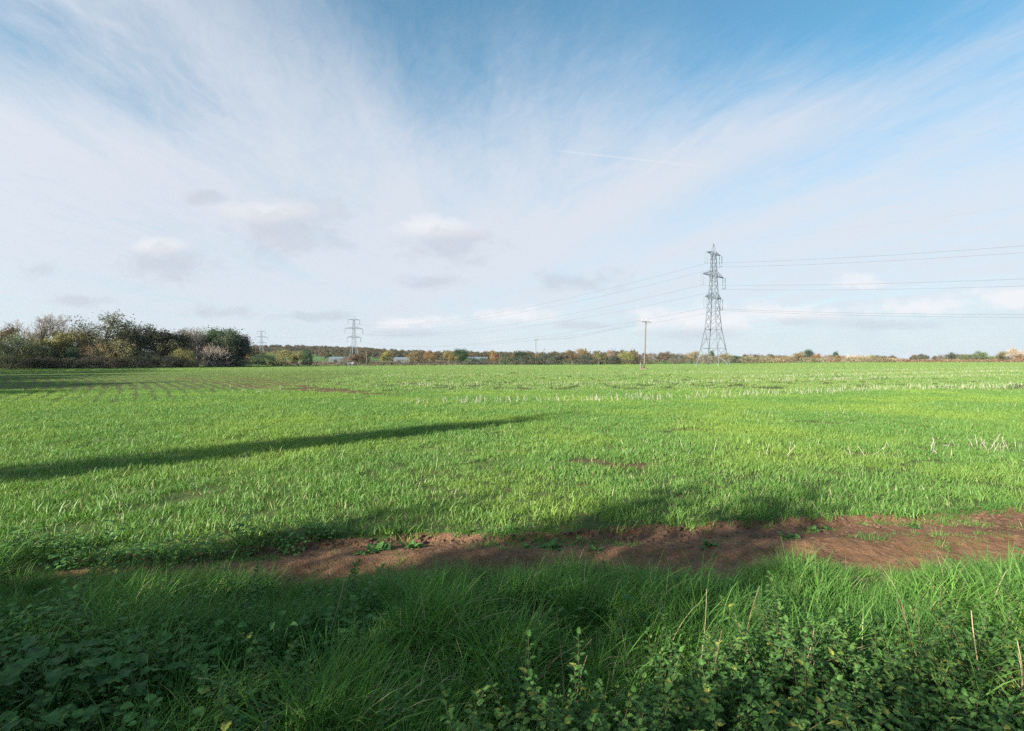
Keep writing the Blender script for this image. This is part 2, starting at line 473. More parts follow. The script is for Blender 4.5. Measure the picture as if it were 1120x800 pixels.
def place(xy, tilt=.12, smin=.8, smax=1.2, nvar=8, dz=0., sc=None):
    n = len(xy)
    pts = np.stack([xy[:, 0], xy[:, 1], gz(xy[:, 0], xy[:, 1]) + dz], 1)
    rot = np.stack([rng.normal(0, tilt, n), rng.normal(0, tilt, n), rng.uniform(0, 2 * math.pi, n)], 1)
    s = rng.uniform(smin, smax, n) * (1 if sc is None else sc)
    return pts, rot, s, rng.integers(0, nvar, n)


def wedge(n, y0, y1, k=1.08, m=2.5):
    """random points over the ground seen by the camera, with room to either side"""
    y = np.sqrt(rng.uniform(y0 * y0, y1 * y1, n)); x = rng.uniform(-1, 1, n) * (k * y + m)
    return np.stack([x, y], 1)


# the young crop, near: fine blades
tpl = []
for k in range(10):
    mb = MB(); blades(mb, 60, .20, (.05, .128), (.0055, .010), (.1, .75), (.3, 1.3), 3); tpl.append(mb.data())
xy = wedge(50000, 5.0, 34)
fe = far_edge(xy[:, 0])
dens = fnoise(xy[:, 0] * .9, xy[:, 1] * .9, 41)
ok = (xy[:, 1] > fe + .02 + .16 * rng.uniform(0, 1, len(xy))) & (rng.uniform(0, 1, len(xy)) > soil_mask(xy[:, 0], xy[:, 1]) * .97) & ~row_gap(xy[:, 0], xy[:, 1]) & ((dens > .27 + .1 * rng.uniform(0, 1, len(xy))) | (rng.uniform(0, 1, len(xy)) < .55))
xy = xy[ok]
sc = .66 + .50 * fnoise(xy[:, 0] * .5, xy[:, 1] * .5, 43) + .85 * (fnoise(xy[:, 0] * 2.8, xy[:, 1] * 2.8, 47) - .3) * (1 + .0 * xy[:, 0])
sc *= np.where(rng.uniform(0, 1, len(xy)) < .03, 1.35, 1)
scatter('crop_grass', tpl, [M['crop']], *place(xy, .15, .8, 1.2, len(tpl), sc=sc))
# the young crop, far: coarser blades, their colour paled to carry distance haze
tpl = []
for k in range(8):
    mb = MB(); blades(mb, 110, .55, (.10, .21), (.018, .032), (.1, .7), (.2, 1.1), 2); tpl.append(mb.data())
xy = wedge(62000, 31, 215, 1.08, 6)
far_lim = 205
ok = ((xy[:, 0] > -.53 * xy[:, 1]) | (xy[:, 1] < 118 + 45 * (560 + F * xy[:, 0] / xy[:, 1]) / 250)) & (rng.uniform(0, 1, len(xy)) > soil_mask(xy[:, 0], xy[:, 1]) * .95) & ~row_gap(xy[:, 0], xy[:, 1]) & (xy[:, 1] < far_lim)
xy = xy[ok]
rg = sst(-13, -21, xy[:, 0] + .10 * (xy[:, 1] - 30)) * (1 - sst(80, 110, xy[:, 1]))
pts, rot, s, var = place(xy, .08, .75, 1.15, len(tpl))
s = np.where(rg > .25, s * .32, s)
scatter('distant_crop', tpl, [M['crop_hazed']], pts, rot, s, var)
# fill of small tufts inside the drill rows
xy = np.stack([rng.uniform(-105, -8, 60000), rng.uniform(24, 100, 60000)], 1)
rg = sst(-13, -21, xy[:, 0] + .10 * (xy[:, 1] - 30))
ok = (rg > .25) & (np.abs(xy[:, 0]) < xy[:, 1] * 1.08 + 4) & ~row_gap(xy[:, 0], xy[:, 1])
scatter('drilled_crop_rows', tpl, [M['crop_hazed']], *place(xy[ok], .08, .21, .32, len(tpl)))

# ------------------------------------------------------------------ the verge
def nettle_line(x):
    return np.where(x < 1.5, 2.10 + .45 * np.clip(x, -.5, 1.5), 2.78 + .13 * (x - 1.5)) + .5 * (fnoise(x * 1.6, x * 0, 51) - .5)
tplA = []
for k in range(8):
    mb = MB(); blades(mb, 56, .12, (.26, .56), (.006, .011), (.05, .75), (.5, 1.9), 5, wind=(.5, .1)); tplA.append(mb.data())
for k in range(4):
    mb = MB(); blades(mb, 60, .13, (.12, .28), (.004, .008), (.1, .9), (.3, 1.4), 3); tplA.append(mb.data())
n = 12000
xy = np.stack([rng.uniform(-9, 10, n), rng.uniform(.7, 5.6, n)], 1)
cover = np.where(xy[:, 1] < nettle_line(xy[:, 0]) - .1, .22, 1.) * np.where((xy[:, 0] < -1.0) & (xy[:, 1] < 3.1), .28, 1)
cl = fnoise(xy[:, 0] * 1.4, xy[:, 1] * 1.4, 61)
ok = (xy[:, 1] < near_edge(xy[:, 0]) + .12 * rng.uniform(-1, 1, n)) & (rng.uniform(0, 1, n) < cover) & (cl > .29)
xy = xy[ok]
ed = near_edge(xy[:, 0]) - xy[:, 1]
sc = (.20 + 1.25 * fnoise(xy[:, 0] * 2.1, xy[:, 1] * 2.1, 61) ** 1.3) * (.62 + .38 * sst(0, 1.2, ed))
pts, rot, s, var = place(xy, .14, .8, 1.25, 12, sc=sc)
rot[:, 2] = rng.normal(0, .9, len(xy))
scatter('verge_grass', tplA, [M['verge']], pts, rot, s, var)

tplN = [nettle(hh) for hh in (.38, .45, .5, .55, .6, .66, .72, .5)]
n = 12500
xy = np.stack([rng.uniform(-6, 9, n), rng.uniform(.75, 4.6, n)], 1)
nl = nettle_line(xy[:, 0])
pr = np.where(xy[:, 0] > -.9, np.where(xy[:, 1] < nl, .85, .008), .04)
pr = pr * (fnoise(xy[:, 0] * 1.7, xy[:, 1] * 1.7, 71) > .30)
xy = xy[(rng.uniform(0, 1, n) < pr) & (xy[:, 1] < near_edge(xy[:, 0]) - .3)]
scatter('nettle_bed', tplN, [M['nettle'], M['nstem']], *place(xy, .10, .50, .84, 8))

tplB = [broadleaf(hh, 16, s_) for hh, s_ in ((.12, .034), (.17, .038), (.20, .042), (.11, .032), (.23, .048))]
n = 11000
xy = np.stack([rng.uniform(-9, 9, n), rng.uniform(.8, 6.8, n)], 1)
X_, Y_ = xy[:, 0], xy[:, 1]
left = (X_ < -.9 - .3 * (3.2 - Y_)) & (rng.uniform(0, 1, n) < .75) & (Y_ < 3.5 + .4 * (vnoise(X_, Y_, 5) - .5))
edge = (X_ < -1.2) & (np.abs(Y_ - far_edge(X_) + .02) < .26 * sst(-1.2, -3.5, X_) + .07) & (rng.uniform(0, 1, n) < .42)
some = rng.uniform(0, 1, n) < .05
ok = ((left & (fnoise(X_ * 1.2, Y_ * 1.2, 77) > .34)) | edge | (some & (Y_ < near_edge(X_) - .2)))
scatter('broad_leaved_weeds', tplB, [M['broad']], *place(xy[ok], .2, .75, 1.25, 5, dz=.01))

# loose clods, small stones and short grass on the lane
tplC = []
for k in range(5):
    mb = MB()
    u = rng.normal(0, 1, (14, 3)); u /= np.linalg.norm(u, axis=1)[:, None]
    import bmesh
    bm = bmesh.new(); bmesh.ops.create_icosphere(bm, subdivisions=2, radius=.02)
    vv = np.array([v.co[:] for v in bm.verts]); ff = [[v.index for v in f.verts] for f in bm.faces]; bm.free()
    vv *= (1 + .5 * (fnoise(vv[:, 0] * 60 + k * 7, vv[:, 1] * 60 + vv[:, 2] * 45, k) - .5))[:, None] * np.array([1.2, 1, .6])
    mb.add(vv, ff, rng.uniform()); tplC.append(mb.data())
n = 17000
x = rng.uniform(-9, 11, n); t = rng.uniform(0, 1, n) ** .7
y = near_edge(x) * (1 - t) + far_edge(x) * t
xy = np.stack([x, y], 1)
sc = .22 + rng.uniform(0, 1.0, n) ** 4 * 1.9
scatter('soil_clods', tplC, [M['clod']], *place(xy, .5, .8, 1.2, 5, dz=.018, sc=sc))
tplG = []
for k in range(5):
    mb = MB(); blades(mb, 40, .07, (.04, .11), (.003, .006), (.2, 1.1), (.2, 1.0), 2); tplG.append(mb.data())
n = 5200
x = rng.uniform(-9, 11, n); t = rng.uniform(0, 1, n)
y = near_edge(x) * (1 - t) + (far_edge(x) + .1) * t
q = fnoise(x * .9, y * 2.3, 83)
mid = np.exp(-((t - .58) / .12) ** 2) * .16 + .25 * (1 - sst(-2, -4, -x) * 0) * sst(-2.5, -5, x) + .12 * np.exp(-(t / .15) ** 2) + .08 * np.exp(-((1 - t) / .1) ** 2)
ok = q + mid > .585
scatter('short_lane_grass', tplG, [M['verge']], *place(np.stack([x, y], 1)[ok], .25, .7, 1.3, 5, dz=.015))
# leaf litter and straw bits on the lane
tplS = []
for k in range(4):
    mb = MB(); mb.tube([(-.06, 0, .004), (0, .006, .012), (.06, -.004, .004)], [.0022, .0026, .002], 4, rng.uniform()); tplS.append(mb.data())
n = 620
x = rng.uniform(-7, 10, n); t = np.where(rng.uniform(0, 1, n) < .25, rng.uniform(0, 1, n), 1 - rng.uniform(0, 1, n) ** 2 * .22)
xy = np.stack([x, near_edge(x) * (1 - t) + (far_edge(x) + .1) * t], 1)
scatter('straw_litter', tplS, [M['palestem']], *place(xy, .2, .2, .75, 4, dz=.02))

# ------------------------------------------------------------------ maize stubble
def stalk_mesh(seed, hh):
    r = np.random.default_rng(seed); mb = MB()
    bend = r.normal(0, .08, 2)
    pts = [np.array([bend[0] * t * t * hh, bend[1] * t * t * hh, t * hh - .03]) for t in np.linspace(0, 1, 5)]
    mb.tube(pts, np.array([.0082, .0077, .0073, .0069, .0065]), 6, .5)
    if seed % 2:
        az = r.uniform(0, 6.28); p = pts[2]
        leaf(mb, p, (math.cos(az), math.sin(az), .5), (0, 0, 1), .16, .03, .3, .9, .6)
    mb.tube([pts[2] - np.array([0, 0, .004]), pts[2] + np.array([0, 0, .004])], [.0093, .0093], 6, .5)
    return mb
SM = []
for k in range(6):
    o = stalk_mesh(k, .30 + .03 * (k % 3)).build('stubble_stalk', M['stubble']); SM.append(o.data); bpy.data.objects.remove(o)
GR = {}
def stalk(x, y, label, grp, s=1.0):
    o = bpy.data.objects.new('stubble_stalk', SM[int(rng.integers(0, 6))]); COL.objects.link(o)
    o.location = (x, y, float(gz(x, y))); o.rotation_euler = (rng.normal(0, .26), rng.normal(0, .26), rng.uniform(0, 6.28))
    q = s * rng.uniform(.5, 1.05); o.scale = (q * rng.uniform(.8, 1.1) * (.8 if s < 1 else 1),) * 2 + (q,)
    tag(o, label, 'stubble stalk', grp)
def along(poly, n, jit, clump=.0):
    w = np.array([px(*p) for p in poly]); L = np.concatenate([[0], np.cumsum(np.hypot(*np.diff(w, axis=0).T))])
    t = rng.uniform(0, L[-1], n)
    return np.stack([np.interp(t, L, w[:, 0]) + rng.normal(0, .1, n), np.interp(t, L, w[:, 1]) + rng.normal(0, jit, n)], 1)
near_px = [(748, 488), (752, 494), (781, 490), (830, 498), (838, 494), (861, 494), (864, 491), (884, 490), (895, 484), (922, 494), (932, 496), (948, 496), (954, 495), (966, 490), (976, 488), (982, 494), (1019, 489), (1021, 492), (1023, 486), (1036, 487), (1046, 484),
           (1062, 484), (1066, 486), (1070, 485), (1075, 489), (1078, 484), (1081, 490), (1084, 487), (1087, 491), (1090, 488), (1093, 485), (1096, 489), (1100, 484), (1104, 488), (1112, 485), (1116, 490), (1119, 486), (1086, 483), (1073, 482), (1098, 492)]
for (u, v) in near_px:
    x, y = px(u, v + 5); stalk(x, y, 'pale dry stubble stalk in the sparse row nearest the dirt path', 'stubble stalks in the row nearest the path', .95)
for x, y in along([(447, 443), (560, 441), (740, 437.5), (880, 432), (985, 428), (1120, 424.5)], 205, .35):
    stalk(x, y, 'pale dry stubble stalk in the long dense row across the middle of the field', 'stubble stalks in the long middle row', 1.15)
for (u, v) in [(547, 560 - 8), (690, 556), (135, 540), (185, 556), (265, 500), (335, 495), (510, 543), (495, 545), (425, 530), (735, 545), (780, 522), (930, 525), (945, 523), (1060, 526), (560, 530), (620, 468), (595, 480), (650, 500), (700, 503), (735, 500), (610, 498)]:
    x, y = px(u, v); stalk(x, y, 'stray straw-coloured stubble stalk standing alone in the open green crop', 'stray stubble stalks', .5)
for x, y in along([(735, 462), (860, 457), (1000, 450), (1120, 446)], 44, .9):
    stalk(x, y, 'pale stubble stalk scattered between the near row and the long middle row', 'stubble stalks between the rows', .8)
far_xy = np.concatenate([
    along([(440, 442), (560, 440), (740, 436), (880, 431), (985, 427), (1120, 423)], 170, .6),
    along([(620, 436), (760, 433), (900, 429), (1120, 421)], 90, .8),
    along([(430, 423), (560, 422), (720, 420.5), (900, 416), (1120, 411)], 420, .9),
    along([(790, 414), (900, 411.5), (1120, 406.5)], 480, 1.2),
    along([(400, 412), (560, 411), (760, 409), (1120, 403.5)], 700, 3.),
    along([(60, 440), (120, 434), (180, 433), (300, 430)], 40, 2.),
    wedge(1500, 34, 150) + np.array([18, 0])])
far_xy = far_xy[(far_xy[:, 0] > -.55 * far_xy[:, 1]) & (far_xy[:, 1] < 195)]
tplT = [stalk_mesh(k, .33).data() for k in range(4)]
scatter('distant_stubble', tplT, [M['stubble']], *place(far_xy, .15, .7, 1.25, 4))

# ------------------------------------------------------------------ trees
def rotv(v, axis, ang):
    return np.array(Matrix.Rotation(ang, 3, Vector(axis)) @ Vector(v))

def grow(seed, h, clear, spread, levels, ratio, kids, up=.15):
    r = np.random.default_rng(seed); br = []; tips = []
    def go(p, d, ln, rad, lev):
        n = 4; pts = [p]; rads = [rad]
        for k in range(n):
            d = d + r.normal(0, .13 + .03 * lev, 3) + np.array([0, 0, up * (.25 if lev == 0 else .5)])
            d /= np.linalg.norm(d); p = p + d * ln / n; pts.append(p); rads.append(rad * (1 - .55 * (k + 1) / n))
        br.append((lev, np.array(pts), np.array(rads)))
        if lev >= levels: tips.append(np.array(pts[1:])); return
        nk = kids[lev]
        for j in range(nk):
            t = (clear if lev == 0 else .25) + (1 - (clear if lev == 0 else .25)) * (j + r.uniform(.2, .9)) / nk
            t = min(t, .99); q = t * n; i = int(q); b = pts[i] + (pts[i + 1] - pts[i]) * (q - i)
            ax = np.cross(pts[i + 1] - pts[i], r.normal(0, 1, 3)); ax /= np.linalg.norm(ax) + 1e-9
            dd = rotv((pts[i + 1] - pts[i]) / np.linalg.norm(pts[i + 1] - pts[i]), ax, r.uniform(.5, 1.0) * spread)
            go(b, dd, ln * ratio * r.uniform(.7, 1.15) * (1.1 - .35 * t if lev == 0 else 1), rads[i] * .55, lev + 1)
        go(pts[-1], d, ln * ratio * .7, rads[-1], lev + 1)
    go(np.array([0, 0, -.2]), np.array([0, 0, 1.]), h * .52, h * .024, 0)
    return br, tips

def balanced(seed, *a):
    best = None
    for k in range(14):
        br, tips = grow(seed + 50 * k, *a); c = np.concatenate(tips).mean(0); e = math.hypot(c[0], c[1])
        if best is None or e < best[0]: best = (e, br, tips)
    return best[1:]

def quads(mb, c, size, r, tone):
    n = len(c)
    a = r.normal(0, 1, (n, 3)); a /= np.linalg.norm(a, axis=1)[:, None]
    b = np.cross(a, r.normal(0, 1, (n, 3))); b /= np.linalg.norm(b, axis=1)[:, None]
    s = size * r.uniform(.6, 1.3, n)[:, None]
    nrm = np.cross(a, b)
    v = np.stack([c - a * s * .5, c - b * s * .32 + nrm * s * .1, c + a * s * .5, c + b * s * .32 + nrm * s * .1], 1).reshape(-1, 3)
    f = [(4 * i, 4 * i + 1, 4 * i + 2, 4 * i + 3) for i in range(n)]
    mb.add(v, f, np.repeat(tone, 4))

PROTO = {}
def proto(key, trunk, crown, crown_mat):
    root = bpy.data.objects.new('proto_' + key, None)
    zs = np.concatenate(crown.v)[:, 2]; top = np.percentile(zs, 99.7); w = np.percentile(np.abs(np.concatenate(crown.v)[:, :2]), 98)
    t = trunk.build('trunk', M['bark'], smooth=True); c = crown.build('crown', crown_mat)
    PROTO[key] = (t, c, top, w)
    COL.objects.unlink(t); COL.objects.unlink(c); bpy.data.objects.remove(root)

def leafy(key, seed, nleaf, size, clear=.3, spread=1.15, sig=.45, dens=1., kids=(7, 5, 4), levels=3, ratio=.6, drop=0.):
    r = np.random.default_rng(seed + 100); br, tips = balanced(seed, 10, clear, spread, levels, ratio, kids)
    tr, cr = MB(), MB()
    for lev, pts, rad in br:
        if lev <= 2: tr.tube(pts, rad, 6 if lev == 0 else 4, cap=False)
        else: cr.tube(pts, np.maximum(rad, .012), 3, .2, cap=False)
    for tp in tips:
        if r.uniform() < drop: continue
        c0 = tp[r.integers(0, len(tp), nleaf)] + r.normal(0, sig, (nleaf, 3))
        c0 = c0[c0[:, 2] > .15]
        if len(c0): quads(cr, c0, size, r, np.clip(r.uniform(.1, .9) + r.normal(0, .15, len(c0)), 0, 1))
    proto(key, tr, cr, M['foliage'])

def bare(key, seed, spread=.75, kids=(7, 5, 5, 4)):
    br, tips = balanced(seed, 10, .28, spread, 4, .62, kids, .35)
    tr, cr = MB(), MB()
    for lev, pts, rad in br:
        if lev <= 2: tr.tube(pts, rad, 5, cap=False)
        else: cr.tube(pts, np.maximum(rad, .011), 3, .5, cap=False)
    proto(key, tr, cr, M['twigs'])

def bushy(key, seed, w, hgt, nclump, nleaf, size, sig, twiggy=0):
    r = np.random.default_rng(seed + 200); tr, cr = MB(), MB()
    for i in range(9):
        a = r.uniform(0, 6.28); e = r.uniform(.3, .9)
        tip = np.array([math.cos(a) * w * .5 * e, math.sin(a) * w * .5 * e, hgt * r.uniform(.5, .85)])
        tr.tube([np.array([0, 0, -.2]), tip * np.array([.35, .35, .5]), tip], [.16, .10, .03], 4, cap=False)
    for i in range(nclump):
        u = r.normal(0, 1, 3); u /= np.linalg.norm(u); u[2] = abs(u[2]) if r.uniform() < .75 else u[2]
        if i % 4 == 0: u[2] = -r.uniform(.35, .72)
        rr = r.uniform(.55, 1.0) ** .6 * r.uniform(.8, 1.12)
        c = np.array([u[0] * w * .5 * rr, u[1] * w * .5 * rr, hgt * .42 + u[2] * hgt * .55 * rr])
        if twiggy:
            for j in range(twiggy):
                d = u + r.normal(0, .35, 3) + np.array([0, 0, .5]); d /= np.linalg.norm(d)
                L = r.uniform(.8, 2.0); c2 = c + r.normal(0, sig, 3)
                cr.tube([c2 - d * L * .5, c2 + r.normal(0, .06, 3), c2 + d * L * .5], [.03, .02, .008], 3, r.uniform(.2, .8), cap=False)
        c0 = c + r.normal(0, sig, (nleaf, 3)); c0 = c0[c0[:, 2] > .1]
        quads(cr, c0, size, r, np.clip(r.uniform(.1, .9) + r.normal(0, .13, len(c0)), 0, 1))
    proto(key, tr, cr, M['twigs'] if twiggy and nleaf < 12 else M['foliage'])

leafy('oak', 11, 26, .26, .28, 1.2, .42)
leafy('oak2', 12, 20, .28, .22, 1.25, .40, drop=.15)
leafy('sparse', 13, 22, .17, .22, 1.15, .36, drop=.05)
leafy('ivy', 14, 46, .27, .10, 1.05, .62, ratio=.54)
bare('ash', 21); bare('ash2', 22, .9); bare('ash3', 25, .65)
bushy('bush', 31, 11, 10, 110, 52, .38, .62)
bushy('bush2', 32, 13, 9.5, 120, 46, .40, .66)
bushy('dense', 33, 8.5, 10, 130, 70, .36, .55)
bushy('twig', 34, 12, 9.5, 150, 9, .25, .7, twiggy=5)
bushy('narrow', 35, 3.4, 10, 110, 60, .30, .40)

def tree(kind, x, y, top, wpx_or_m, col, name, label, cat='tree', group=None, z=None, colt=(.5, .5, .5), rz=None):
    """one tree: its height in metres, its width in metres"""
    t, c, ptop, pw = PROTO[kind]
    z0 = float(gz(x, y)) if z is None else z
    root = empty(name, (x, y, z0), rng.uniform(0, 6.28) if rz is None else rz)
    s = top / ptop; w = (wpx_or_m / (2 * pw)) if wpx_or_m else s
    root.scale = (w, w, s)
    for src in (t, c):
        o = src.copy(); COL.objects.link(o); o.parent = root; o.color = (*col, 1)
    tag(root, label, cat, group)
    return root

def tpx(kind, u, ytop, d, wpx, col, name, label, cat='tree', group=None):
    x = (u - 560) / F * d; z0 = float(gz(x, d))
    top = H + (HZ - ytop) / F * d - z0
    return tree(kind, x, d, top, wpx / F * d, col, name, label, cat, group)

OL = (.085, .080, .034); YG = (.14, .125, .05); DK = (.030, .038, .022); DG = (.035, .058, .030); GG = (.075, .085, .052)
BR = (.125, .085, .050); OR = (.155, .090, .045); GB = (.105, .092, .080); PB = (.17, .135, .115); TB = (.16, .12, .075); LG = (.11, .135, .05)

# the belt of trees along the far side of the field
belt = [
 ('oak2', 28, 362, 137, 40, (.085, .075, .045), 'oak_tree', 'dull brown tree behind the wide grey-green bush'),
 ('oak', 96, 362, 147, 34, (.10, .075, .045), 'oak_tree', 'russet tree half hidden behind the golden maple'),
 ('oak2', 128, 357, 150, 40, (.075, .068, .042), 'oak_tree', 'olive brown tree filling the belt behind the ivy-clad tree'),
 ('oak', 160, 361, 155, 36, (.065, .06, .04), 'oak_tree', 'dark tree filling the belt behind the thin leafless tree'),
 ('sparse', 207, 364, 165, 40, (.075, .07, .045), 'oak_tree', 'thin-leaved olive tree behind the two leafless ashes'),
 ('oak', 228, 361, 172, 34, (.045, .055, .035), 'oak_tree', 'dark green oak behind the pinkish twiggy bush'),
 ('oak', 246, 361, 160, 36, (.040, .052, .032), 'oak_tree', 'dark ragged tree in front of the biggest dark evergreen'),
 ('oak2', -4, 356, 124, 34, (.070, .055, .035), 'oak_tree', 'dark russet-leaved tree cut by the edge of the view, outermost of the tall tree belt'),
 ('bush2', 20, 364, 121, 38, GG, 'willow_bush', 'wide grey-green bush in front of the russet tree at the outer end of the belt'),
 ('bush', 2, 374, 116, 26, (.14, .13, .08), 'hawthorn_bush', 'pale straw-green low bush at the very end of the tree belt'),
 ('ash', 47, 344, 134, 52, GB, 'bare_tree', 'tall leafless grey tree rising behind the yellow bushes of the belt'),
 ('ash2', 62, 356, 138, 24, GB, 'bare_tree', 'smaller leafless tree beside the tall bare grey tree'),
 ('bush', 38, 374, 122, 22, (.20, .165, .085), 'hawthorn_bush', 'small straw-yellow bush below the tall bare tree'),
 ('oak', 68, 364, 128, 38, (.115, .105, .042), 'field_maple', 'yellow-green maple in the belt beside the big open-crowned oak'),
 ('bush', 84, 361, 132, 30, (.125, .105, .048), 'field_maple', 'golden yellow maple tucked against the big open-crowned oak'),
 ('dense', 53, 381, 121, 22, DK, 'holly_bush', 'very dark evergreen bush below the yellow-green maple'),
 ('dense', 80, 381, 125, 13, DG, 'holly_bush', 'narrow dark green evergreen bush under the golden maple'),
 ('sparse', 112, 342, 138, 70, (.060, .062, .036), 'oak_tree', 'tallest open-crowned oak of the belt with sky showing through its limbs'),
 ('bush', 104, 375, 131, 32, TB, 'hawthorn_bush', 'brownish low bush under the tall open-crowned oak'),
 ('bush2', 128, 372, 134, 34, (.15, .13, .07), 'hawthorn_bush', 'straw-coloured wide bush beneath the far limb of the open-crowned oak'),
 ('ivy', 143, 360, 139, 26, (.048, .048, .028), 'ivy_clad_tree', 'dark rounded ivy-clad tree right beside the open-crowned oak'),
 ('ash3', 152, 355, 147, 20, (.11, .095, .08), 'bare_tree', 'thin leafless tree poking out above the dark rounded ivy-clad tree'),
 ('oak', 172, 356, 145, 44, (.060, .055, .033), 'oak_tree', 'dark brown-green oak in the middle of the belt'),
 ('ivy', 188, 362, 148, 34, (.055, .050, .032), 'oak_tree', 'dark broad tree directly beside the dark brown-green oak'),
 ('bush', 163, 384, 138, 26, (.055, .055, .035), 'hawthorn_bush', 'dull dark bush at the foot of the dark brown-green oak'),
 ('ash', 200, 358, 156, 40, GB, 'bare_tree', 'leafless ash with fine upright twigs in the gap before the dark evergreens'),
 ('ash2', 216, 359, 159, 40, GB, 'bare_tree', 'second leafless ash, spreading its twigs above the pinkish twiggy bush'),
 ('bush', 199, 381, 143, 24, (.125, .115, .05), 'hawthorn_bush', 'olive-yellow bush below the leafless ash'),
 ('twig', 231, 376, 150, 38, PB, 'twiggy_bush', 'pinkish grey leafless bush with dense fine twigs beside the brick shed', ),
 ('ivy', 238, 360, 166, 30, DG, 'evergreen_tree', 'dark evergreen with a pointed top behind the pinkish twiggy bush'),
 ('ivy', 254, 361, 168, 40, (.034, .048, .032), 'evergreen_tree', 'biggest dark evergreen at the end of the tall belt'),
 ('oak', 267, 367, 172, 24, (.075, .055, .042), 'oak_tree', 'rounded reddish-brown tree that ends the tall belt'),
 ('bush', 264, 394, 160, 20, (.11, .12, .06), 'hawthorn_bush', 'low light green bush at the foot of the last belt trees'),
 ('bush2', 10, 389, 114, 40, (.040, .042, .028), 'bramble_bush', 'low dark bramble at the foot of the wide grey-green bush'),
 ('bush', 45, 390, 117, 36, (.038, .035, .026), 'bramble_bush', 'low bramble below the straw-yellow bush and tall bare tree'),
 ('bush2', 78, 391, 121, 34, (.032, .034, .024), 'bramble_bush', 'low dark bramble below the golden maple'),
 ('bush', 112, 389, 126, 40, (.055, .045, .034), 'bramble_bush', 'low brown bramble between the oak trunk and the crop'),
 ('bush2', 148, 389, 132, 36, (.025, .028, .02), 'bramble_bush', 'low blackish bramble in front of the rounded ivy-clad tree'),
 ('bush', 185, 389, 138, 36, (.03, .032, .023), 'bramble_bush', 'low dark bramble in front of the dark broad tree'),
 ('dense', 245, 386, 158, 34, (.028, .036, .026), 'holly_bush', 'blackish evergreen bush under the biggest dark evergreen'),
]
for b in belt: tpx(*b, cat='bush' if 'bush' in b[6] else 'tree', group='trees of the tall belt' if 'bush' not in b[6] else 'bushes of the tall belt')

